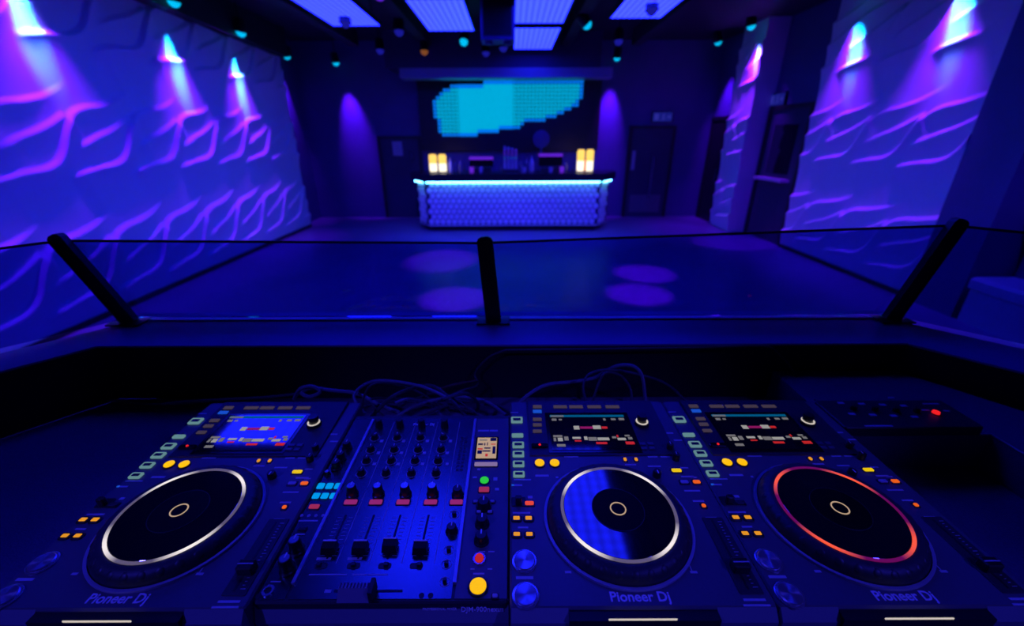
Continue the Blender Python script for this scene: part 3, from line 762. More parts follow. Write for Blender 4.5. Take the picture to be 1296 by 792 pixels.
# glass screen: posts and panes
gs = empty('glass_screen', (0, yo, ZLEDGE)); tag(gs, 'low tinted glass screen on black posts along the booth ledge', 'glass screen')
def post_pts(b, tpx):
    base = Vector((b[0], b[1] - .012, ZLEDGE))
    return base
cB = on_z(625, 404, ZLEDGE); cB = Vector((cB.x, yo - .005, ZLEDGE))
tops = {}
posts = [((oL[0], yo - .005), on_y(68, 297, yo + .0)), ((cB.x, yo - .005), on_y(613, 299, yo + .02)), ((oR[0], yo - .005), on_y(1217, 277, yo + .0))]
P_B, P_T = [], []
for (bx, by), tp in posts:
    b3 = Vector((bx, by, ZLEDGE)); d = tp - b3; L = d.length; d.normalize()
    side = Vector((0, 1, 0)).cross(d).normalized(); nrm = d.cross(side).normalized()
    M = Matrix((side, -nrm, d)).transposed()
    hw = .021
    g = MB(); prof = [(-hw, 0), (hw, 0), (hw, L - hw * .6), (hw * .8, L - hw * .2), (hw * .4, L), (-hw * .4, L), (-hw * .8, L - hw * .2), (-hw, L - hw * .6)]
    vs = [b3 + M @ Vector((x, yy, z)) - gs.location for yy in (-.009, .009) for x, z in prof]
    n = len(prof)
    g.add(vs, [tuple(range(n)), tuple(range(n, 2 * n))[::-1]] + [(i, i + n, (i + 1) % n + n, (i + 1) % n) for i in range(n)])
    po = g.build('post', 'metal_black', gs)
    for q in (.26, .80):
        c = b3 + M @ Vector((0, -.010, L * q)) - gs.location
        MB().lathe([(.0045, 0), (.004, .003), (.001, .0035)], c, 10, True, (M @ Vector((0, -1, 0))).to_track_quat('Z', 'Y').to_matrix()).build('screw', 'chrome', po, True)
    MB().b2((bx - .045 - gs.location.x, by - .03 - gs.location.y, 0.0), (bx + .045 - gs.location.x, by + .02 - gs.location.y, .005)).build('foot_plate', 'metal_black', po)
    P_B.append(b3 + Vector((0, .014, .01))); P_T.append(b3 + d * (L - .02) + Vector((0, .014, 0)))
def pane(a, b, c, d_, th=.006):
    n = (b - a).cross(d_ - a).normalized() * th
    vs = [q - gs.location for q in (a, b, c, d_)] + [q + n - gs.location for q in (a, b, c, d_)]
    g = MB(); g.add(vs, [(3, 2, 1, 0), (4, 5, 6, 7), (0, 1, 5, 4), (1, 2, 6, 5), (2, 3, 7, 6), (3, 0, 4, 7)])
    o = g.build('glass_pane', 'tinted_glass', gs)
    e = MB(); u = (c - d_).normalized()
    e.cyl(d_ - gs.location + n / 2, c - gs.location + n / 2, .0036, n=6); e.build('pane_edge', 'black', o)
for i in (0, 1): pane(P_B[i], P_B[i + 1], P_T[i + 1], P_T[i])
EL = Vector((*ext((P_B[0].x, P_B[0].y), wL, .9), P_B[0].z)); ER = Vector((*ext((P_B[2].x, P_B[2].y), wR, .9), P_B[2].z))
dL = Vector((P_T[0].x - P_B[0].x, 0, P_T[0].z - P_B[0].z)); dR = Vector((P_T[2].x - P_B[2].x, 0, P_T[2].z - P_B[2].z))
pane(EL, P_B[0], P_T[0], EL + dL + Vector((0, 0, .0))); pane(P_B[2], ER, ER + dR, P_T[2])
# ================================================================== media players
P2X, PY0, PY1 = on_z(815.5, 770, ZDECK).x, on_z(700, 769.5, ZDECK).y, on_z(700, 508, ZDECK).y
PC = Vector((P2X, (PY0 + PY1) / 2, ZTAB)); HD = ZDECK - ZTAB       # deck height above the table
def lp(px, py, up=0.0):
    p = on_z(px, py, ZDECK + up) - PC; return p.x, p.y
def lr(px, py, w_, h_, up=0.0):
    cx, cy = lp(px, py, up); x0 = lp(px - w_ / 2, py, up)[0]; x1 = lp(px + w_ / 2, py, up)[0]
    y0 = lp(px, py + h_ / 2, up)[1]; y1 = lp(px, py - h_ / 2, up)[1]
    return cx, cy, x1 - x0, y1 - y0

def button(t, name, px, py, w_, h_, mtl, up=.003, socket=True, fn=lr, base=None, r=.002, label=None, par=None):
    zb = HD if base is None else base
    cx, cy, sx, sy = fn(px, py, w_, h_, 0)
    if socket: MB().rprism(cx, cy, sx + .004, sy + .004, zb - .001, zb + .0012, r, .0004).build(name + '_surround', 'knob', t)
    return MB().rprism(cx, cy, sx, sy, zb, zb + up, r, .0006).build(name, mtl, t, label=label)

def media_player(cx, ring, label, dim):
    t = empty('media_player', (cx, PC.y, ZTAB)); tag(t, label, 'media player', 'media players on the booth table')
    hw, y0, y1 = .1592, PY0 - PC.y, PY1 - PC.y
    # body: sides, deck, front chamfer with the black drive recess
    b = MB(); b.rprism(0, (y0 + y1) / 2, 2 * hw, y1 - y0, .012, HD, .006, .0025)
    b.build('body', 'deck', t)
    for sx in (-1, 1):
        for yy in (y0 + .04, y1 - .04):
            MB().lathe([(.016, 0), (.018, .012)], (sx * .125, yy, 0), 12).build('foot', 'rubber', t)
    # front fascia
    fx0, fx1 = lp(720, 772)[0], lp(910, 772)[0]
    for xa, xb in ((-hw + .002, fx0), (fx1, hw - .002)):
        g = MB(); g.add([(xa, y0 + .001, HD - .001), (xb, y0 + .001, HD - .001), (xb, y0 - .009, HD - .013), (xa, y0 - .009, HD - .013), (xa, y0 - .009, .03), (xb, y0 - .009, .03), (xa, y0 + .002, .03), (xb, y0 + .002, .03)],
                        [(0, 1, 2, 3), (3, 2, 5, 4), (4, 5, 7, 6), (0, 3, 4, 6), (1, 7, 5, 2)])
        g.build('front_fascia', 'fascia', t)
    g = MB(); g.b2((fx0, y0 - .012, .03), (fx1, y0 + .001, HD - .004)); g.build('drive_bay', 'black', t)
    a, b_ = lp(768, 784, -.012)[0], lp(853, 784, -.012)[0]
    zsl = on_y(810, 784.5, PY0 - .0128).z - ZTAB
    MB().b2((a, y0 - .0128, zsl - .0010), (b_, y0 - .0118, zsl + .0010)).build('slot_light', 'glow_white', t)
    # screen module: wedge rising to the back
    mx0, mx1 = lp(668, 545)[0], lp(842, 545)[0]
    my0, my1 = lp(690, 578)[1], y1 - .004
    zb, zf = HD + .0055, HD + .002
    g = MB(); g.add([(mx0, my0, HD - .002), (mx1, my0, HD - .002), (mx1, my1, HD - .002), (mx0, my1, HD - .002), (mx0 + .002, my0 + .002, zf), (mx1 - .002, my0 + .002, zf), (mx1 - .002, my1 - .002, zb), (mx0 + .002, my1 - .002, zb)],
                    [(3, 2, 1, 0), (4, 5, 6, 7), (0, 1, 5, 4), (1, 2, 6, 5), (2, 3, 7, 6), (3, 0, 4, 7)])
    mod = g.build('screen_module', 'deck_side', t)
    slope = (zb - zf) / (my1 - my0 - .004); tilt = math.atan(slope)
    zat = lambda y: zf + (y - my0 - .002) * slope
    def up_at(px, py):
        u = .006
        for _ in range(4): x, y = lp(px, py, u); u = zat(y) - HD
        return x, y, zat(y)
    def plate_on(name, px, py, w_, h_, mtl, th, par=mod):
        x0, ya, z0 = up_at(px - w_ / 2, py); x1, _, _ = up_at(px + w_ / 2, py)
        _, yb0, _ = up_at(px, py + h_ / 2); _, yb1, _ = up_at(px, py - h_ / 2)
        c = ((x0 + x1) / 2, (yb0 + yb1) / 2, zat((yb0 + yb1) / 2) + th / 2)
        return MB().box(c, (x1 - x0, yb1 - yb0, th), Matrix.Rotation(tilt, 3, 'X')).build(name, mtl, par)
    # bezel and glass
    bx0, by0, _ = up_at(690, 574); bx1, by1, _ = up_at(808, 521)
    def rect(x0, ya, x1, yb, th, nm, mtl, par=mod):
        c = ((x0 + x1) / 2, (ya + yb) / 2, zat((ya + yb) / 2) + th / 2)
        return MB().box(c, (x1 - x0, (yb - ya), th), Matrix.Rotation(tilt, 3, 'X')).build(nm, mtl, par)
    sx0, sx1 = up_at(696, 545)[0], up_at(798, 545)[0]; sy0, sy1 = up_at(745, 570)[1], up_at(745, 525)[1]
    rect(sx0 - .006, sy0 - .006, sx1 + .006, sy1 + .006, .0012, 'bezel', 'black_gloss')
    rect(sx0, sy0, sx1, sy1, .0020, 'screen', 'screen_glass')
    # user interface, flat
    names = ['glow_ui_teal', 'glow_ui_grey', 'glow_ui_white', 'glow_ui_red', 'glow_ui_magenta', 'glow_ui_bg']
    ui = MB(); R_ = Matrix.Rotation(tilt, 3, 'X')
    def ub(u0, v0, u1, v1, k):
        ui.cm = k; xa, xb = sx0 + (sx1 - sx0) * u0, sx0 + (sx1 - sx0) * u1; ya, yb = sy1 + (sy0 - sy1) * v1, sy1 + (sy0 - sy1) * v0
        ui.box(((xa + xb) / 2, (ya + yb) / 2, zat((ya + yb) / 2) + .0023), (xb - xa, yb - ya, .0003), R_)
    ub(.02, .03, .98, .09, 0); ub(.03, .04, .2, .09, 1)
    for u0, v0, u1, v1, k in ((.04, .14, .10, .20, 1), (.13, .15, .17, .19, 1), (.70, .14, .73, .2, 1), (.80, .14, .86, .19, 1), (.90, .13, .97, .19, 1),
                              (.30, .36, .37, .46, 2), (.38, .38, .54, .44, 4), (.54, .35, .64, .45, 2), (.65, .38, .72, .44, 3),
                              (.03, .62, .14, .67, 1), (.03, .69, .06, .78, 1), (.08, .69, .14, .78, 2), (.16, .66, .21, .76, 1), (.26, .67, .36, .72, 2), (.28, .76, .36, .79, 3),
                              (.40, .66, .44, .75, 2), (.45, .68, .55, .77, 1), (.56, .69, .70, .76, 2), (.53, .81, .66, .86, 3), (.74, .66, .79, .71, 1), (.80, .62, .82, .68, 3), (.80, .70, .90, .76, 2),
                              (.90, .62, .96, .66, 1), (.93, .68, .98, .74, 1), (.06, .86, .16, .92, 1), (.88, .80, .985, .87, 3)):
        ub(u0, v0, u1, v1, k)
    ui.build('screen_graphics', names, mod, kind='stuff')
    # legend bars on the module's back strip and the browse keys beside the screen
    for px in (709, 729, 752, 775): plate_on('browse_key', px, 515, 17, 3.0, 'glow_label_warm', .0016)
    for k, py in enumerate((515, 521, 531, 538, 546)): plate_on('menu_key', 680, py, 11, 3.2, 'glow_blue_led' if k == 1 else 'glow_label_warm', .002)
    # rotary selector with lit crescent
    x, y, z = up_at(812, 536)
    k = MB(); k.lathe([(.0135, 0), (.0135, .006), (.0125, .0075)], (x, y, z - .002), 24); rk = k.build('rotary_selector', 'knob', t, True)
    MB().ring(.0085, .0115, .0, .0010, (x, y, z + .0055), 32).build('selector_glow', 'glow_white', rk)
    MB().lathe([(.0085, 0), (.0095, .012), (.0085, .014)], (x, y + .002, z + .0045), 24).build('selector_cap', 'knob', rk, True)
    for i in range(2):
        for j in range(2): plate_on('tag_key', 813 + 10 * i + 2 * j, 562 + 5.5 * j, 7, 3.2, 'deck', .002, t)
    # USB light and yellow track buttons
    x, y = lp(683, 566); MB().rprism(x, y, .030, .010, HD, HD + .006, .003, .001).build('usb_cover', 'black_gloss', t)
    MB().lathe([(.0024, 0), (.0018, .0016)], (x, y, HD + .006), 10).build('usb_light', 'glow_red', t)
    for px in (683, 702):
        x, y = lp(px, 585, .003); g = MB(); g.lathe([(.0098, 0), (.0098, .002)], (x, y, HD), 24); s_ = g.build('track_button_surround', 'knob', t, True)
        MB().lathe([(.0080, 0), (.0080, .0032), (.0070, .004)], (x, y, HD), 24).build('track_button', 'glow_amber', t, True)
    # hot cue buttons: lit outline with a dark cap
    for k, (px, py) in enumerate(((650, 531), (655.5, 550.5), (656.5, 562.5), (656.7, 574), (657, 586.5), (657.5, 599.6))):
        cx_, cy_, sx, sy = lr(650 + (px - 650) * .9, py, 14.5, 7 if k != 1 else 4, .002); cx_ = max(cx_, -.1575 + sx / 2)
        bt = MB().rprism(cx_, cy_, sx, sy, HD, HD + .003, .002, .0005).build('hot_cue_button', 'glow_mint', t)
        if k != 1: MB().rprism(cx_, cy_, sx * .66, sy * .46, HD + .003, HD + .0036, .001, .0003).build('button_cap', 'deck_side', bt)
    # direction lever, reverse light
    x, y = lp(654.5, 635); x = max(x, -.146); MB().rprism(x, y, .022, .018, HD - .001, HD + .001, .003, .0005).build('lever_slot', 'black', t)
    MB().rprism(x, y - .003, .010, .008, HD, HD + .014, .002, .001).build('direction_lever', 'knob', t)
    if dim != 1: pass
    button(t, 'reverse_light', 670, 637.5, 11, 4.5, 'glow_coral' if dim == 2 else 'deck_side')
    for px, py in ((651.5, 656.7), (669, 656.7), (652.5, 677), (670, 677)): 
        cx_, cy_, sx, sy = lr(px, py, 8, 4.4); cx_ = max(cx_, -.1495)
        MB().rprism(cx_, cy_, sx + .007, sy + .006, HD - .001, HD + .0022, .004, .001).build('search_button_surround', 'knob', t)
        MB().rprism(cx_, cy_, sx, sy, HD + .001, HD + .0032, .001, .0005).build('search_button', 'glow_amber_dim', t)
    # cue and play buttons
    for nm, px, py, r in (('cue_button', 664, 709, .0145), ('play_button', 665.5, 752.5, .0146)):
        x, y = lp(px, py, .003); MB().lathe([(r + .002, 0), (r + .002, .002), (r, .0025)], (x, y, HD), 36).build(nm + '_rim', 'chrome', t, True)
        bt = MB().lathe([(r - .0008, 0), (r - .0008, .0035), (r - .0018, .0045)], (x, y, HD), 36).build(nm, 'brushed', t, True)
    # jog wheel
    jt = .0195
    yf_, yb_ = lp(782, 741)[1], lp(782, 590)[1]; rr = (lp(879, 662)[0] - lp(685, 662)[0]) / 2 * .5 + (yb_ - yf_) / 2 * .5
    lf_, lb_ = lp(782, 712, jt)[1], lp(782, 596, jt)[1]; rl = (lp(859, 649, jt)[0] - lp(705, 649, jt)[0]) / 2 * .5 + (lb_ - lf_) / 2 * .5
    jx, jy = lp(782, 662)[0], ((yf_ + yb_) / 2 + (lf_ + lb_) / 2) / 2
    ro, ri = rr - .0045, rl
    jog = MB().lathe([(ro, 0), (ro - .001, .006), (ro - .004, .0125), (ro - .009, jt - .002), (ri + .001, jt - .0003), (ri - .001, jt - .001)], (0, 0, 0), 72).build('jog_wheel', 'rubber', t, True); jog.location = (jx, jy, HD)
    MB().ring(rr - .0038, rr, -.001, .0036, n=72).build('jog_rim', 'rim', jog, True)
    MB().ring(ri - .0042, ri, jt - .002, jt + .0006, n=72).build('jog_light_ring', ring, jog, True)
    MB().lathe([(ri - .0044, jt - .003), (ri - .0044, jt), (ri - .005, jt + .0004)], (0, 0, 0), 72).build('jog_plate', 'jog_top', jog)
    MB().lathe([(.0370, jt - .001), (.0368, jt + .001)], (0, 0, 0), 48).build('jog_hub', 'jog_hub', jog)
    MB().ring(.0098, .0116, jt + .0005, jt + .0015, n=40).build('hub_ring', 'glow_cream', jog, True)
    MB().ring(.0364, .0372, jt, jt + .0013, n=48).build('hub_edge', 'deck_side', jog, True)
    g = MB()
    for k in range(30):
        a = 2 * math.pi * (k + .5) / 30; q = ro - .0068; c = Vector((q * math.cos(a), q * math.sin(a), .0136)); n = Vector((math.cos(a), math.sin(a), 1.0)).normalized()
        g.lathe([(.0066, -.002), (.0062, .0004), (.0046, .0015), (.002, .0020)], c, 10, True, n.to_track_quat('Z', 'Y').to_matrix())
    g.build('grip_dimples', 'deck_side', jog, True, kind='stuff')
    # right-hand controls
    for px, py in ((848, 566), (855.6, 579)):
        x, y = lp(px, py); MB().lathe([(.0062, 0), (.0058, .011), (.0050, .012)], (x - .002, y - .004, HD), 16).build('adjust_knob', 'knob', t, True)
        MB().b2((x - .0025, y - .0045, HD + .012), (x - .0015, y + .001, HD + .0125)).build('knob_pointer', 'logo_print', t)
    x, y = lp(831, 602); MB().lathe([(.007, 0), (.0064, .010), (.0056, .011)], (x, y, HD), 16).build('jog_adjust_knob', 'knob', t, True)
    MB().b2((x - .0008, y - .006, HD + .011), (x + .0008, y + .001, HD + .0116)).build('knob_pointer', 'logo_print', t)
    for px in (791, 805): button(t, 'memory_light', px, 582, 3.6, 3.6, 'glow_amber_dim')
    button(t, 'jog_mode_light', 856, 596, 12, 3.8, 'glow_yellow')
    button(t, 'tempo_range_button', 866, 610.5, 10, 3.8, 'print')
    button(t, 'master_tempo_light', 881.5, 610.5, 9, 3.8, 'glow_orange')
    button(t, 'tempo_reset_light', 890.5, 640.6, 5, 4, 'glow_orange')
    # tempo slider
    x0, ya = lp(897, 655); x1, yb = lp(966, 752); sxm = lp(940, 722)[0] - .004
    MB().rprism(sxm, (ya + yb) / 2, .030, ya - yb, HD, HD + .0012, .002, .0005).build('slider_plate', 'deck_side', t)
    MB().rprism(sxm - .002, (ya + yb) / 2, .0035, ya - yb - .01, HD + .001, HD + .0016, .001, .0002).build('slider_slot', 'black', t)
    g = MB()
    for k in range(21): g.b2((sxm + .005, ya - .008 - k * (ya - yb - .016) / 20 - .0003, HD + .0012), (sxm + (.011 if k % 5 == 0 else .008), ya - .008 - k * (ya - yb - .016) / 20 + .0003, HD + .0016))
    g.build('slider_scale', 'print', t, kind='stuff')
    yk = lp(940, 726)[1] + .006
    cap = MB().rprism(sxm, yk, .021, .014, HD + .0016, HD + .014, .002, .0015).build('tempo_slider', 'knob', t)
    MB().b2((sxm - .010, yk - .0007, HD + .014), (sxm + .010, yk + .0007, HD + .0146)).build('slider_line', 'print', cap)
    # printed marks
    g = MB()
    def mk(px, py, w_, h_): cx_, cy_, sx, sy = lr(px, py, w_, h_); g.b2((cx_ - sx / 2, cy_ - sy / 2, HD - .0005), (cx_ + sx / 2, cy_ + sy / 2, HD + .0004))
    for a in ((664, 731, 22, 3.5), (660, 649, 22, 2), (662, 667.5, 13, 2), (719, 724, 8, 3), (727, 716, 14, 1.2), (878, 724, 9, 3), (873, 716, 1.2, 14), (661, 607, 22, 1.5), (655, 614, 12, 2), (671, 629, 6, 3), (686, 602, 17, 2.5), (705, 604, 3, 2),
              (723, 578, 18, 1.5), (798, 588, 14, 1.5), (826, 578, 12, 1.5), (842, 578, 12, 1.5), (828, 590, 16, 1.5), (866, 592, 10, 1.5), (870, 603, 16, 1.8), (878, 604, 8, 1.5), (876, 621, 20, 1.8), (884, 634, 14, 2), (900, 655, 14, 1.5),
              (845, 548, 14, 1.5), (858, 557, 10, 1.5), (651, 522, 10, 1.2), (955, 759, 28, 3), (958, 766, 34, 2.5)):
        mk(*a)
    g.build('panel_print', 'print', t, kind='stuff')
    x, y = lp(649, 614); MB().b2((x - .002, y - .0015, HD), (x + .002, y + .0015, HD + .001)).build('status_light', 'glow_blue_led', t)
    # logo
    x, y = lp(810, 755.5)
    text('logo_lettering', 'Pioneer Dj', .0165, (x, y, HD + .0002), 'logo_print', t, bold=.0003, xs=1.02)
    return t
XS = .3195
media_player(P2X - .6315, 'ring_white', 'media player with white jog ring beside the cyan mixer pads', 1)
media_player(P2X, 'ring_white', 'media player with white jog ring between mixer and red-ringed player', 2)
media_player(P2X + XS, 'ring_red', 'media player with glowing red jog ring beside the raised shelf', 3)

# ================================================================== mixer
MX0, MX1 = P2X - .6315 + .1605, P2X - .1605
MC = Vector(((MX0 + MX1) / 2, .50, ZTAB)); ZM = CAMZ - .517; HM = ZM - ZTAB
mxr = empty('dj_mixer', MC); tag(mxr, 'four-channel DJ mixer with cyan pads and big yellow button', 'mixer')
def mp(px, py, up=0.0):
    p = on_z(px, py, ZM + up) - MC; return p.x, p.y
def mr(px, py, w_, h_, up=0.0):
    cx, cy = mp(px, py, up); x0 = mp(px - w_ / 2, py, up)[0]; x1 = mp(px + w_ / 2, py, up)[0]
    return cx, cy, x1 - x0, mp(px, py - h_ / 2, up)[1] - mp(px, py + h_ / 2, up)[1]
my0, my1 = mp(466, 762)[1], mp(520, 530)[1]
hw = (MX1 - MX0) / 2
MB().rprism(0, (my0 + my1) / 2 + .006, 2 * hw, my1 - my0 + .012, .012, HM - .001, .004, .002).build('body', 'deck_side', mxr)
for sx in (-1, 1):
    for yy in (my0 + .04, my1 - .04): MB().lathe([(.016, 0), (.018, .012)], (sx * .12, yy, 0), 12).build('foot', 'rubber', mxr)
g = MB(); g.add([(-hw, my0 + .004, HM - .001), (hw, my0 + .004, HM - .001), (hw, my0 - .006, HM - .030), (-hw, my0 - .006, HM - .030), (-hw, my0 - .002, .02), (hw, my0 - .002, .02), (-hw, my0 + .01, .02), (hw, my0 + .01, .02)],
                [(0, 1, 2, 3), (3, 2, 5, 4), (4, 5, 7, 6), (0, 3, 4, 6), (1, 7, 5, 2)])
ff = g.build('front_fascia', 'fascia', mxr)
# faceplates: left strip, channel section, right strip
rx0, rx1 = mp(368, 748)[0], mp(576, 748)[0]
rx0 = (rx0 + mp(470, 536)[0]) / 2; rx1 = (rx1 + mp(600, 536)[0]) / 2
MB().b2((-hw + .002, my0 + .004, HM - .002), (rx0 - .002, my1, HM)).build('faceplate', 'plate', mxr)
MB().b2((rx0 + .002, my0 + .004, HM - .002), (rx1 - .002, my1, HM)).build('faceplate', 'plate', mxr)
MB().b2((rx1 + .002, my0 + .004, HM - .002), (hw - .002, my1, HM)).build('faceplate', 'deck', mxr)
for x in (rx0, rx1): MB().b2((x - .0022, my0 + .022, HM - .002), (x + .0022, my1 - .004, HM + .0035)).build('rail', 'rail', mxr)
for k in range(1, 5):
    x = rx0 + (rx1 - rx0) * (k / 4.7); MB().b2((x - .0004, my0 + .05, HM - .0005), (x + .0004, my1 - .01, HM + .0004)).build('channel_line', 'print', mxr)
def knob(px, py, r, h, cap=None, nm='knob', ang=0.0, mt='knob'):
    x, y = mp(px, py, h * .6)
    k = MB().lathe([(r * 1.12, 0), (r * 1.12, h * .18), (r * .92, h * .25), (r * .84, h * .92), (r * .74, h)], (x, y, HM), 20).build(nm, mt, mxr, True)
    if cap: MB().lathe([(r * .72, h), (r * .66, h * 1.04)], (x, y, HM), 18).build('knob_cap', cap, k, True)
    R_ = Matrix.Rotation(ang, 3, 'Z'); MB().box(Vector((x, y, HM + h * (1.05 if cap else 1.01))) + R_ @ Vector((0, r * .4, 0)), (r * .2, r * .75, h * .03), R_).build('knob_pointer', 'logo_print', k)
    return x, y
def mbutton(nm, px, py, w_, h_, mtl, up=.003):
    cx, cy, sx, sy = mr(px, py, w_, h_, .002); MB().rprism(cx, cy, sx + .003, sy + .003, HM - .001, HM + .001, .002, .0004).build(nm + '_surround', 'knob', mxr)
    return MB().rprism(cx, cy, sx, sy, HM, HM + up, .0018, .0006).build(nm, mtl, mxr)
# channel columns
for c in range(4):
    for rI, (py, pxs) in enumerate(((551, (474, 502.5, 531.8, 561)), (566, (469, 498.7, 529, 558)), (580, (463.7, 495, 525, 554.5)), (595.6, (457, 488.3, 520.5, 551.7)))):
        xk, yk_ = knob(pxs[c], py, .0064, .010, nm='eq_knob', ang=(-.8, 0, .4, .9)[(c + rI) % 4] * (1 if rI == 0 else 0)); MB().ring(.0082, .0092, -.0005, .0004, (xk, yk_, HM), 20).build('dial_print', 'print', mxr)
    x, y = mp((480, 506.5, 534, 563)[c], 540); MB().lathe([(.0075, 0), (.0062, .016), (.005, .017)], (x, y, HM), 16).build('trim_knob', 'knob', mxr, True)
    knob((445, 478, 512.5, 547)[c], 619, .0085, .020, 'knob_cap', 'color_knob')
    mbutton('cue_button', (443.8, 475.6, 510, 545)[c], 634.8, 16, 5.5, 'glow_pink')
knob(579, 621, .0085, .016, None, 'headphone_knob'); mbutton('cue_button', 577.6, 634.8, 16, 5.5, 'glow_pink')
# faders
for c, (px, py) in enumerate(((416, 690), (455, 690), (496, 687), (533.5, 690))):
    x, y = mp(px, py, .012); xs, yt = mp((431, 466.6, 503, 540)[c], 655)
    x = (x + xs) / 2 if c > 1 else x
    yb_ = mp(px, 703)[1]
    MB().rprism(x, (yt + yb_) / 2, .0030, yt - yb_ + .010, HM - .001, HM + .0006, .001, .0002).build('fader_slot', 'black', mxr)
    g = MB()
    for k in range(11):
        yy = yb_ + (yt - yb_) * k / 10; g.b2((x - .011, yy - .0003, HM - .0005), (x - .005, yy + .0003, HM + .0004)); g.b2((x + .005, yy - .0003, HM - .0005), (x + .011, yy + .0003, HM + .0004))
    g.build('fader_scale', 'print', mxr, kind='stuff')
    cp = MB(); w2, d2, z0, z1 = .0100, .0066, HM + .003, HM + .0145
    cp.add([(x - w2, y - d2 - .001, z0), (x + w2, y - d2 - .001, z0), (x + w2, y + d2 + .001, z0), (x - w2, y + d2 + .001, z0), (x - w2 + .001, y - d2 + .002, z1 - .002), (x + w2 - .001, y - d2 + .002, z1 - .002), (x + w2 - .001, y + d2, z1), (x - w2 + .001, y + d2, z1)],
           [(3, 2, 1, 0), (4, 5, 6, 7), (0, 1, 5, 4), (1, 2, 6, 5), (2, 3, 7, 6), (3, 0, 4, 7)])
    co = cp.build('channel_fader', 'knob', mxr)
    MB().b2((x - w2 + .001, y + d2 - .0022, z1 - .0004), (x + w2 - .001, y + d2 - .0004, z1 + .0008)).build('fader_line', 'logo_print', co)
    MB().b2((x - .0012, y - .002, HM), (x + .0012, y + .002, z0)).build('fader_stem', 'metal_black', co)
    # assign switch
    xs_, ys_ = mp((406, 447.5, 487, 527)[c], 716)
    MB().rprism(xs_, ys_, .017, .008, HM - .001, HM + .001, .003, .0004).build('assign_switch_plate', 'deck_side', mxr)
    MB().rprism(xs_ + .002 * (c - 1), ys_, .006, .005, HM, HM + .005, .001, .0006).build('assign_switch', 'knob', mxr)
# crossfader
x, y = mp(450, 747, .010)
MB().rprism(mp(466, 748)[0], mp(450, 750)[1] + .002, .085, .003, HM - .001, HM + .0006, .001, .0002).build('crossfader_slot', 'black', mxr)
w2, d2, z0, z1 = .0205, .0105, HM + .003, HM + .019
cp = MB(); cp.add([(x - w2, y - d2, z0), (x + w2, y - d2, z0), (x + w2, y + d2, z0), (x - w2, y + d2, z0), (x - w2 + .002, y - .003, z1), (x + w2 - .002, y - .003, z1), (x + w2 - .002, y + .003, z1), (x - w2 + .002, y + .003, z1)],
                  [(3, 2, 1, 0), (4, 5, 6, 7), (0, 1, 5, 4), (1, 2, 6, 5), (2, 3, 7, 6), (3, 0, 4, 7)])
co = cp.build('crossfader', 'fader_grey', mxr)
for k in range(9):
    xx = x - w2 + .004 + k * (2 * w2 - .008) / 8; MB().b2((xx - .0006, y - .0031, z1), (xx + .0006, y + .0031, z1 + .0010)).build('grip_rib', 'knob', co)
MB().b2((x + w2 - .002, y - d2, z0), (x + w2 + .003, y + d2 * .8, z1 + .002)).build('end_stop', 'black', co)  # black slab that makes the right side of the cap dark
# left strip
for px, py in ((438.7, 562.5), (431, 576), (425, 587)): knob(px, py, .0080, .015, None, 'mic_knob')
knob(414, 598, .0045, .008, 'knob_cap', 'mic_level_knob')
for px, py in ((406, 614.6), (417, 614.6), (428, 614.6), (400, 627), (411, 627), (422, 627)): mbutton('effect_pad', px, py, 8.6, 6.8, 'glow_pad_cyan')
mbutton('effect_button', 397.6, 640.5, 12.5, 5, 'glow_rose')
for px in (382, 391, 400, 409):
    x, y = mp(px, 652.5); MB().lathe([(.0026, 0), (.0022, .0012)], (x, y, HM), 12).build('source_light', 'print', mxr)
for px, py in ((374, 689), (362, 713)): knob(px, py, .0092, .024, 'knob_cap', 'headphone_level_knob')
mbutton('link_button', 382.5, 669, 10, 4, 'knob')
x, y = mp(339.5, 748); MB().ring(.0042, .0072, 0, .002, (x, y, HM), 24).build('jack_ring', 'chrome', mxr, True); MB().lathe([(.0042, 0), (.0042, .0008)], (x, y, HM), 16).build('jack_hole', 'black', mxr)
x, y = mp(327, 754); MB().lathe([(.0030, 0), (.0030, .0006)], (x, y, HM), 16).build('jack_hole', 'black', mxr)
# right strip
cx, cy, sx, sy = mr(616, 567, 25, 26); dsp = MB().rprism(cx, cy, sx + .006, sy + .006, HM - .001, HM + .001, .002, .0004).build('effect_display', 'black_gloss', mxr)
MB().rprism(cx, cy, sx, sy, HM + .001, HM + .0015, .001, .0002).build('display_face', 'glow_cream', dsp)
g = MB()
for u0, v0, u1, v1, k in ((.05, .62, .3, .70, 0), (.36, .60, .42, .72, 0), (.50, .6, .55, .75, 0), (.70, .64, .95, .68, 1), (.05, .40, .3, .46, 1), (.38, .44, .7, .5, 0), (.8, .2, .95, .55, 0), (.05, .2, .28, .36, 0), (.66, .82, .98, .98, 0), (.3, .3, .7, .36, 0), (.46, .08, .58, .2, 1), (.1, .84, .5, .9, 2)):
    g.cm = k; g.b2((cx - sx / 2 + sx * u0, cy - sy / 2 + sy * v0, HM + .0014), (cx - sx / 2 + sx * u1, cy - sy / 2 + sy * v1, HM + .0018))
g.build('display_graphics', ['black', 'glow_ui_red', 'glow_ui_grey'], dsp, kind='stuff')
mbutton('tap_bar', 615, 587, 29, 4.6, 'glow_lavender')
x, y = mp(613, 607, .003); MB().lathe([(.0088, 0), (.0088, .002)], (x, y, HM), 24).build('tap_button_surround', 'knob', mxr); tb = MB().lathe([(.0072, 0), (.0072, .003), (.0064, .004)], (x, y, HM), 24).build('tap_button', 'glow_green', mxr, True)
mbutton('quantize_button', 612.6, 619, 13, 6, 'glow_rose')
knob(612, 636, .0105, .013, None, 'effect_select_knob'); knob(610, 658, .0095, .014, None, 'time_knob'); knob(609, 679, .0095, .014, None, 'level_knob')
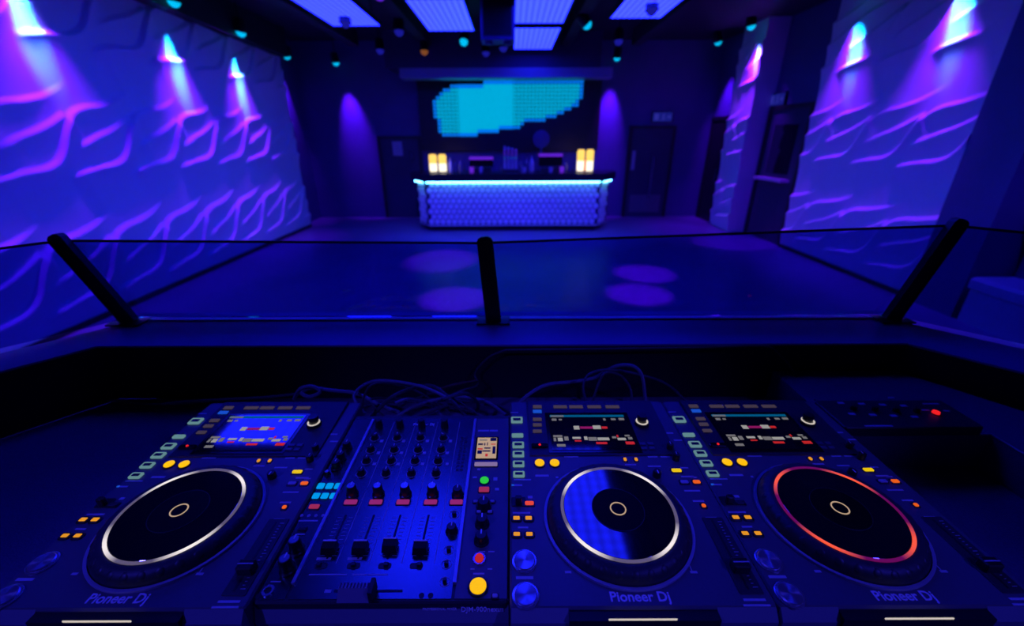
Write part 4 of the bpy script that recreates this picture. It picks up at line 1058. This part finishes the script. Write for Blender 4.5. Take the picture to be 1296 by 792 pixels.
for px, py in ((602, 634), (623, 634), (606, 647), (620, 647)): mbutton('beat_button', px, py, 6, 3, 'print')
x, y = mp(606.6, 708); MB().ring(.0062, .0085, 0, .003, (x, y, HM), 24).build('switch_ring', 'chrome', mxr, True); MB().lathe([(.0060, 0), (.0050, .006), (.004, .0066)], (x, y, HM), 18).build('effect_switch', 'glow_ui_red', mxr, True)
x, y = mp(605, 741.4, .003); MB().lathe([(.0128, 0), (.0128, .002), (.0118, .003)], (x, y, HM), 32).build('effect_on_surround', 'knob', mxr, True); MB().lathe([(.0104, 0), (.0104, .004), (.0092, .0052)], (x, y, HM), 32).build('effect_on_button', 'glow_amber', mxr, True)
mbutton('effect_badge', 626.5, 753.5, 7, 5, 'print')
# right sub-column of the channel section
knob(571.5, 668, .0080, .012, None, 'booth_knob')
for px, py in ((575, 651), (568, 696), (565, 714), (563, 736)):
    cx, cy, sx, sy = mr(px, py, 17, 8); MB().ring(sx * .34, sx * .38, 0, .0006, (cx, cy, HM), 20).build('dial_print', 'print', mxr); MB().rprism(cx, cy, sx * .3, sy * .5, HM, HM + .005, .001, .0005).build('toggle_switch', 'knob', mxr)
for px in (533.5, 545):
    x, y = mp(px, 753.5); MB().lathe([(.0032, 0), (.0032, .0006)], (x, y, HM), 16).build('screw_hole', 'black', mxr)
# level meters between channels and master
g = MB(); x, y = mp(588, 570)
for k in range(10): g.b2((x - .010, y - .05 + k * .009, HM - .0005), (x - .005, y - .045 + k * .009, HM + .0005)); g.b2((x - .003, y - .05 + k * .009, HM - .0005), (x + .002, y - .045 + k * .009, HM + .0005))
g.build('level_meter', 'deck_side', mxr, kind='stuff')
g = MB()
def mk(px, py, w_, h_): cx_, cy_, sx, sy = mr(px, py, w_, h_); g.b2((cx_ - sx / 2, cy_ - sy / 2, HM - .0005), (cx_ + sx / 2, cy_ + sy / 2, HM + .0004))
for a in ((415, 727, 48, 1.4), (455, 727, 18, 1.4), (478, 727, 25, 1.4), (410, 707, 18, 3.2), (449, 707, 18, 3.2), (415, 748, 8, 4), (390, 659, 24, 1.6), (381, 676, 10, 1.4), (349, 736, 13, 1.4), (610, 698, 8, 1.4), (622, 698, 8, 1.4), (598, 720, 5, 1.4), (620, 720, 6, 1.4), (606, 726, 14, 2),
          (612, 545, 14, 2), (625, 545, 10, 2), (606, 594, 4, 2), (627, 606, 5, 4), (601, 604, 5, 2), (629, 619, 5, 3)):
    mk(*a)
for c in range(4):
    for rI, (py, px) in enumerate(((558, (483, 511, 541, 570)), (573, (479, 508, 537, 566)), (587, (474, 504, 535, 566)))): mk(px[c], py, 4, 3)
g.build('panel_print', 'print', mxr, kind='stuff')
x, y = mp(536.5, 537); text('logo_lettering', 'Pioneer Dj', .0095, (x, y, HM), 'logo_print', mxr, bold=.0002)
nrm_tilt = math.atan2(.029, .010)
x = mp(582, 770)[0]
text('model_lettering', 'DJM-900nexus', .0088, (x + .026, my0 - .0012, HM - .0125), 'logo_print', mxr, rot=(nrm_tilt, 0, 0), bold=.0001)
text('caption_lettering', 'PROFESSIONAL MIXER', .0042, (x - .026, my0 - .0012, HM - .0115), 'logo_print', mxr, rot=(nrm_tilt, 0, 0))

# ================================================================== small control panel on the raised shelf
c = on_z(1135, 525, zsh + .012)
cp_ = empty('control_panel', (c.x, c.y, zsh)); tag(cp_, 'flat black control panel with red light on the raised shelf', 'control panel')
def cl(px, py, up=.02): p = on_z(px, py, zsh + up) - cp_.location; return p.x, p.y
xs0, xs1 = cl(1052, 525)[0], cl(1222, 525)[0]; ys0, ys1 = cl(1130, 541)[1], cl(1130, 506)[1]
MB().rprism((xs0 + xs1) / 2, (ys0 + ys1) / 2, xs1 - xs0, ys1 - ys0, 0, .02, .006, .002).build('housing', 'deck_side', cp_)
for k in range(4):
    for (py, dx, w_) in ((510, 0, 9), (524, 14, 8)):
        x, y = cl(1064 + 26.5 * k + dx, py + k * 1.2); MB().rprism(x, y, .013, .007, .019, .0212, .001, .0003).build('channel_label', 'print', cp_)
    x, y = cl(1080 + 26.5 * k, 518 + k); MB().lathe([(.0065, 0), (.0058, .009), (.005, .010)], (x, y, .019), 14).build('channel_knob', 'knob', cp_, True)
for a, w_ in (((1178, 511), .034), ((1112, 539), .055), ((1171, 519), .016), ((1198, 520), .012), ((1128, 503), .012)):
    x, y = cl(*a); MB().rprism(x, y, w_, .0045, .019, .0208, .001, .0003).build('label_strip', 'print', cp_)
x, y = cl(1184, 523); MB().lathe([(.009, 0), (.009, .002)], (x, y, .019), 18).build('light_surround', 'knob', cp_); MB().lathe([(.0068, 0), (.0062, .005), (.004, .006)], (x, y, .02), 18).build('red_light', 'glow_red', cp_, True)

# ================================================================== cables
def cable(pts, r, mtl, label, grp=None, conn=None):
    b = Vector(pts[0]); t = MB().tube([Vector(p) - b for p in pts], r, 6, 7)
    o = t.build('cable', mtl, None, True); o.location = b; tag(o, label, 'cable', grp)
    if conn is not None:
        d = (Vector(pts[-1]) - Vector(pts[-2])).normalized(); e = Vector(pts[-1]) - b
        MB().cyl(e - d * .015, e + d * .012, r * 2.0, r * 1.6, 10).build('plug', 'metal_black', o)
    return o
def cp(px, py, y):
    y = min(y + .03, .897); p = on_y(px, py, y); p.z = max(p.z, ZTAB + .004); return p
cable([on_z(-60, 476, ZTAB + .005), on_z(0, 483, ZTAB + .005), on_z(70, 497, ZTAB + .005), on_z(130, 505, ZTAB + .005), on_z(200, 511, ZTAB + .005), on_z(262, 508, ZTAB + .006)], .0042, 'cable_blue', 'pale cable lying across the table to the cyan-pad side player')
cable([cp(628, 528, .745), cp(645, 522, .75), cp(668, 500, .77), cp(692, 487, .80), cp(725, 483, .82), cp(752, 478, .82), cp(778, 464, .80), cp(800, 463, .78), cp(812, 474, .76), cp(816, 498, .74), cp(819, 524, .722)], .0040, 'cable_blue', 'thick blue-lit cable looping behind the middle player')
cable([cp(742, 508, .73), cp(738, 490, .76), cp(745, 474, .79), cp(768, 468, .80), cp(800, 472, .80), cp(840, 484, .79), cp(865, 505, .76), cp(870, 515, .73)], .0030, 'cable', 'thin dark cable arching over the middle player')
cable([cp(750, 508, .735), cp(757, 487, .75), cp(766, 472, .77), cp(785, 475, .78), cp(797, 490, .76), cp(800, 508, .735)], .0028, 'cable', 'short dark cable loop behind the middle player')
cable([cp(372, 505, .76), cp(380, 492, .76), cp(396, 489, .765), cp(405, 496, .76), cp(392, 502, .75), cp(382, 497, .755), cp(395, 491, .77), cp(420, 494, .77), cp(452, 498, .77), cp(480, 512, .755), cp(505, 522, .745)], .0042, 'cable_blue', 'coiled cable behind the cyan-pad side player')
rb = random.Random(3)
ends = [((455, 530), (470, 487), (520, 492), (560, 515), (575, 530)), ((462, 524), (448, 500), (475, 482), (530, 488), (570, 505)), ((470, 528), (500, 500), (545, 488), (575, 510), (592, 530)),
        ((486, 527), (470, 505), (520, 505), (560, 498), (610, 528)), ((500, 528), (530, 512), (575, 502), (615, 508), (640, 525)), ((520, 530), (545, 520), (590, 508), (630, 514), (652, 528)), ((440, 522), (470, 512), (510, 508), (560, 512), (600, 522)),
        ((500, 510), (520, 505), (545, 514), (560, 528), (562, 536)), ((560, 505), (590, 498), (605, 512), (600, 525), (590, 532))]
for i, e in enumerate(ends):
    yy = [.715, .74 + .02 * rb.random(), .78 + .03 * rb.random(), .76 + .03 * rb.random(), .72]
    cable([cp(px, py, y) for (px, py), y in zip(e, yy)], .0026 + .0008 * (i % 3), ('cable', 'cable_blue', 'cable')[i % 3], 'pale blue-lit cable in the tangle behind the mixer' if i % 3 == 1 else ('thick dark cable in the tangle behind the mixer' if i % 3 == 2 else 'thin dark cable in the tangle behind the mixer'), 'tangled cables behind the mixer')
cable([cp(540, 498, .80), cp(570, 488, .82), cp(592, 483, .84), cp(603, 481, .85)], .0030, 'cable_red', 'reddish cable leaving the tangle towards the tie knot')
cable([cp(565, 503, .80), cp(585, 494, .82), cp(604, 487, .85), cp(601, 474, .87), cp(608, 462, .885), cp(622, 450, .893), cp(640, 443, .895)], .0026, 'cable', 'thin cable tied in a knot and climbing the front panel')
cable([on_y(640, 443, .893), on_y(760, 441.5, .893), on_y(880, 439.5, .893), on_y(965, 438, .893), on_y(985, 447, .893), on_y(1005, 470, .885), cp(1022, 495, .84), cp(1030, 506, .76)], .0024, 'cable', 'thin cable running under the ledge down to a plug', conn=True)
cable([cp(205, 512, .76), cp(240, 508, .77), cp(330, 503, .78), cp(380, 498, .775)], .0032, 'cable', 'dark cable along the table behind the cyan-pad side player')
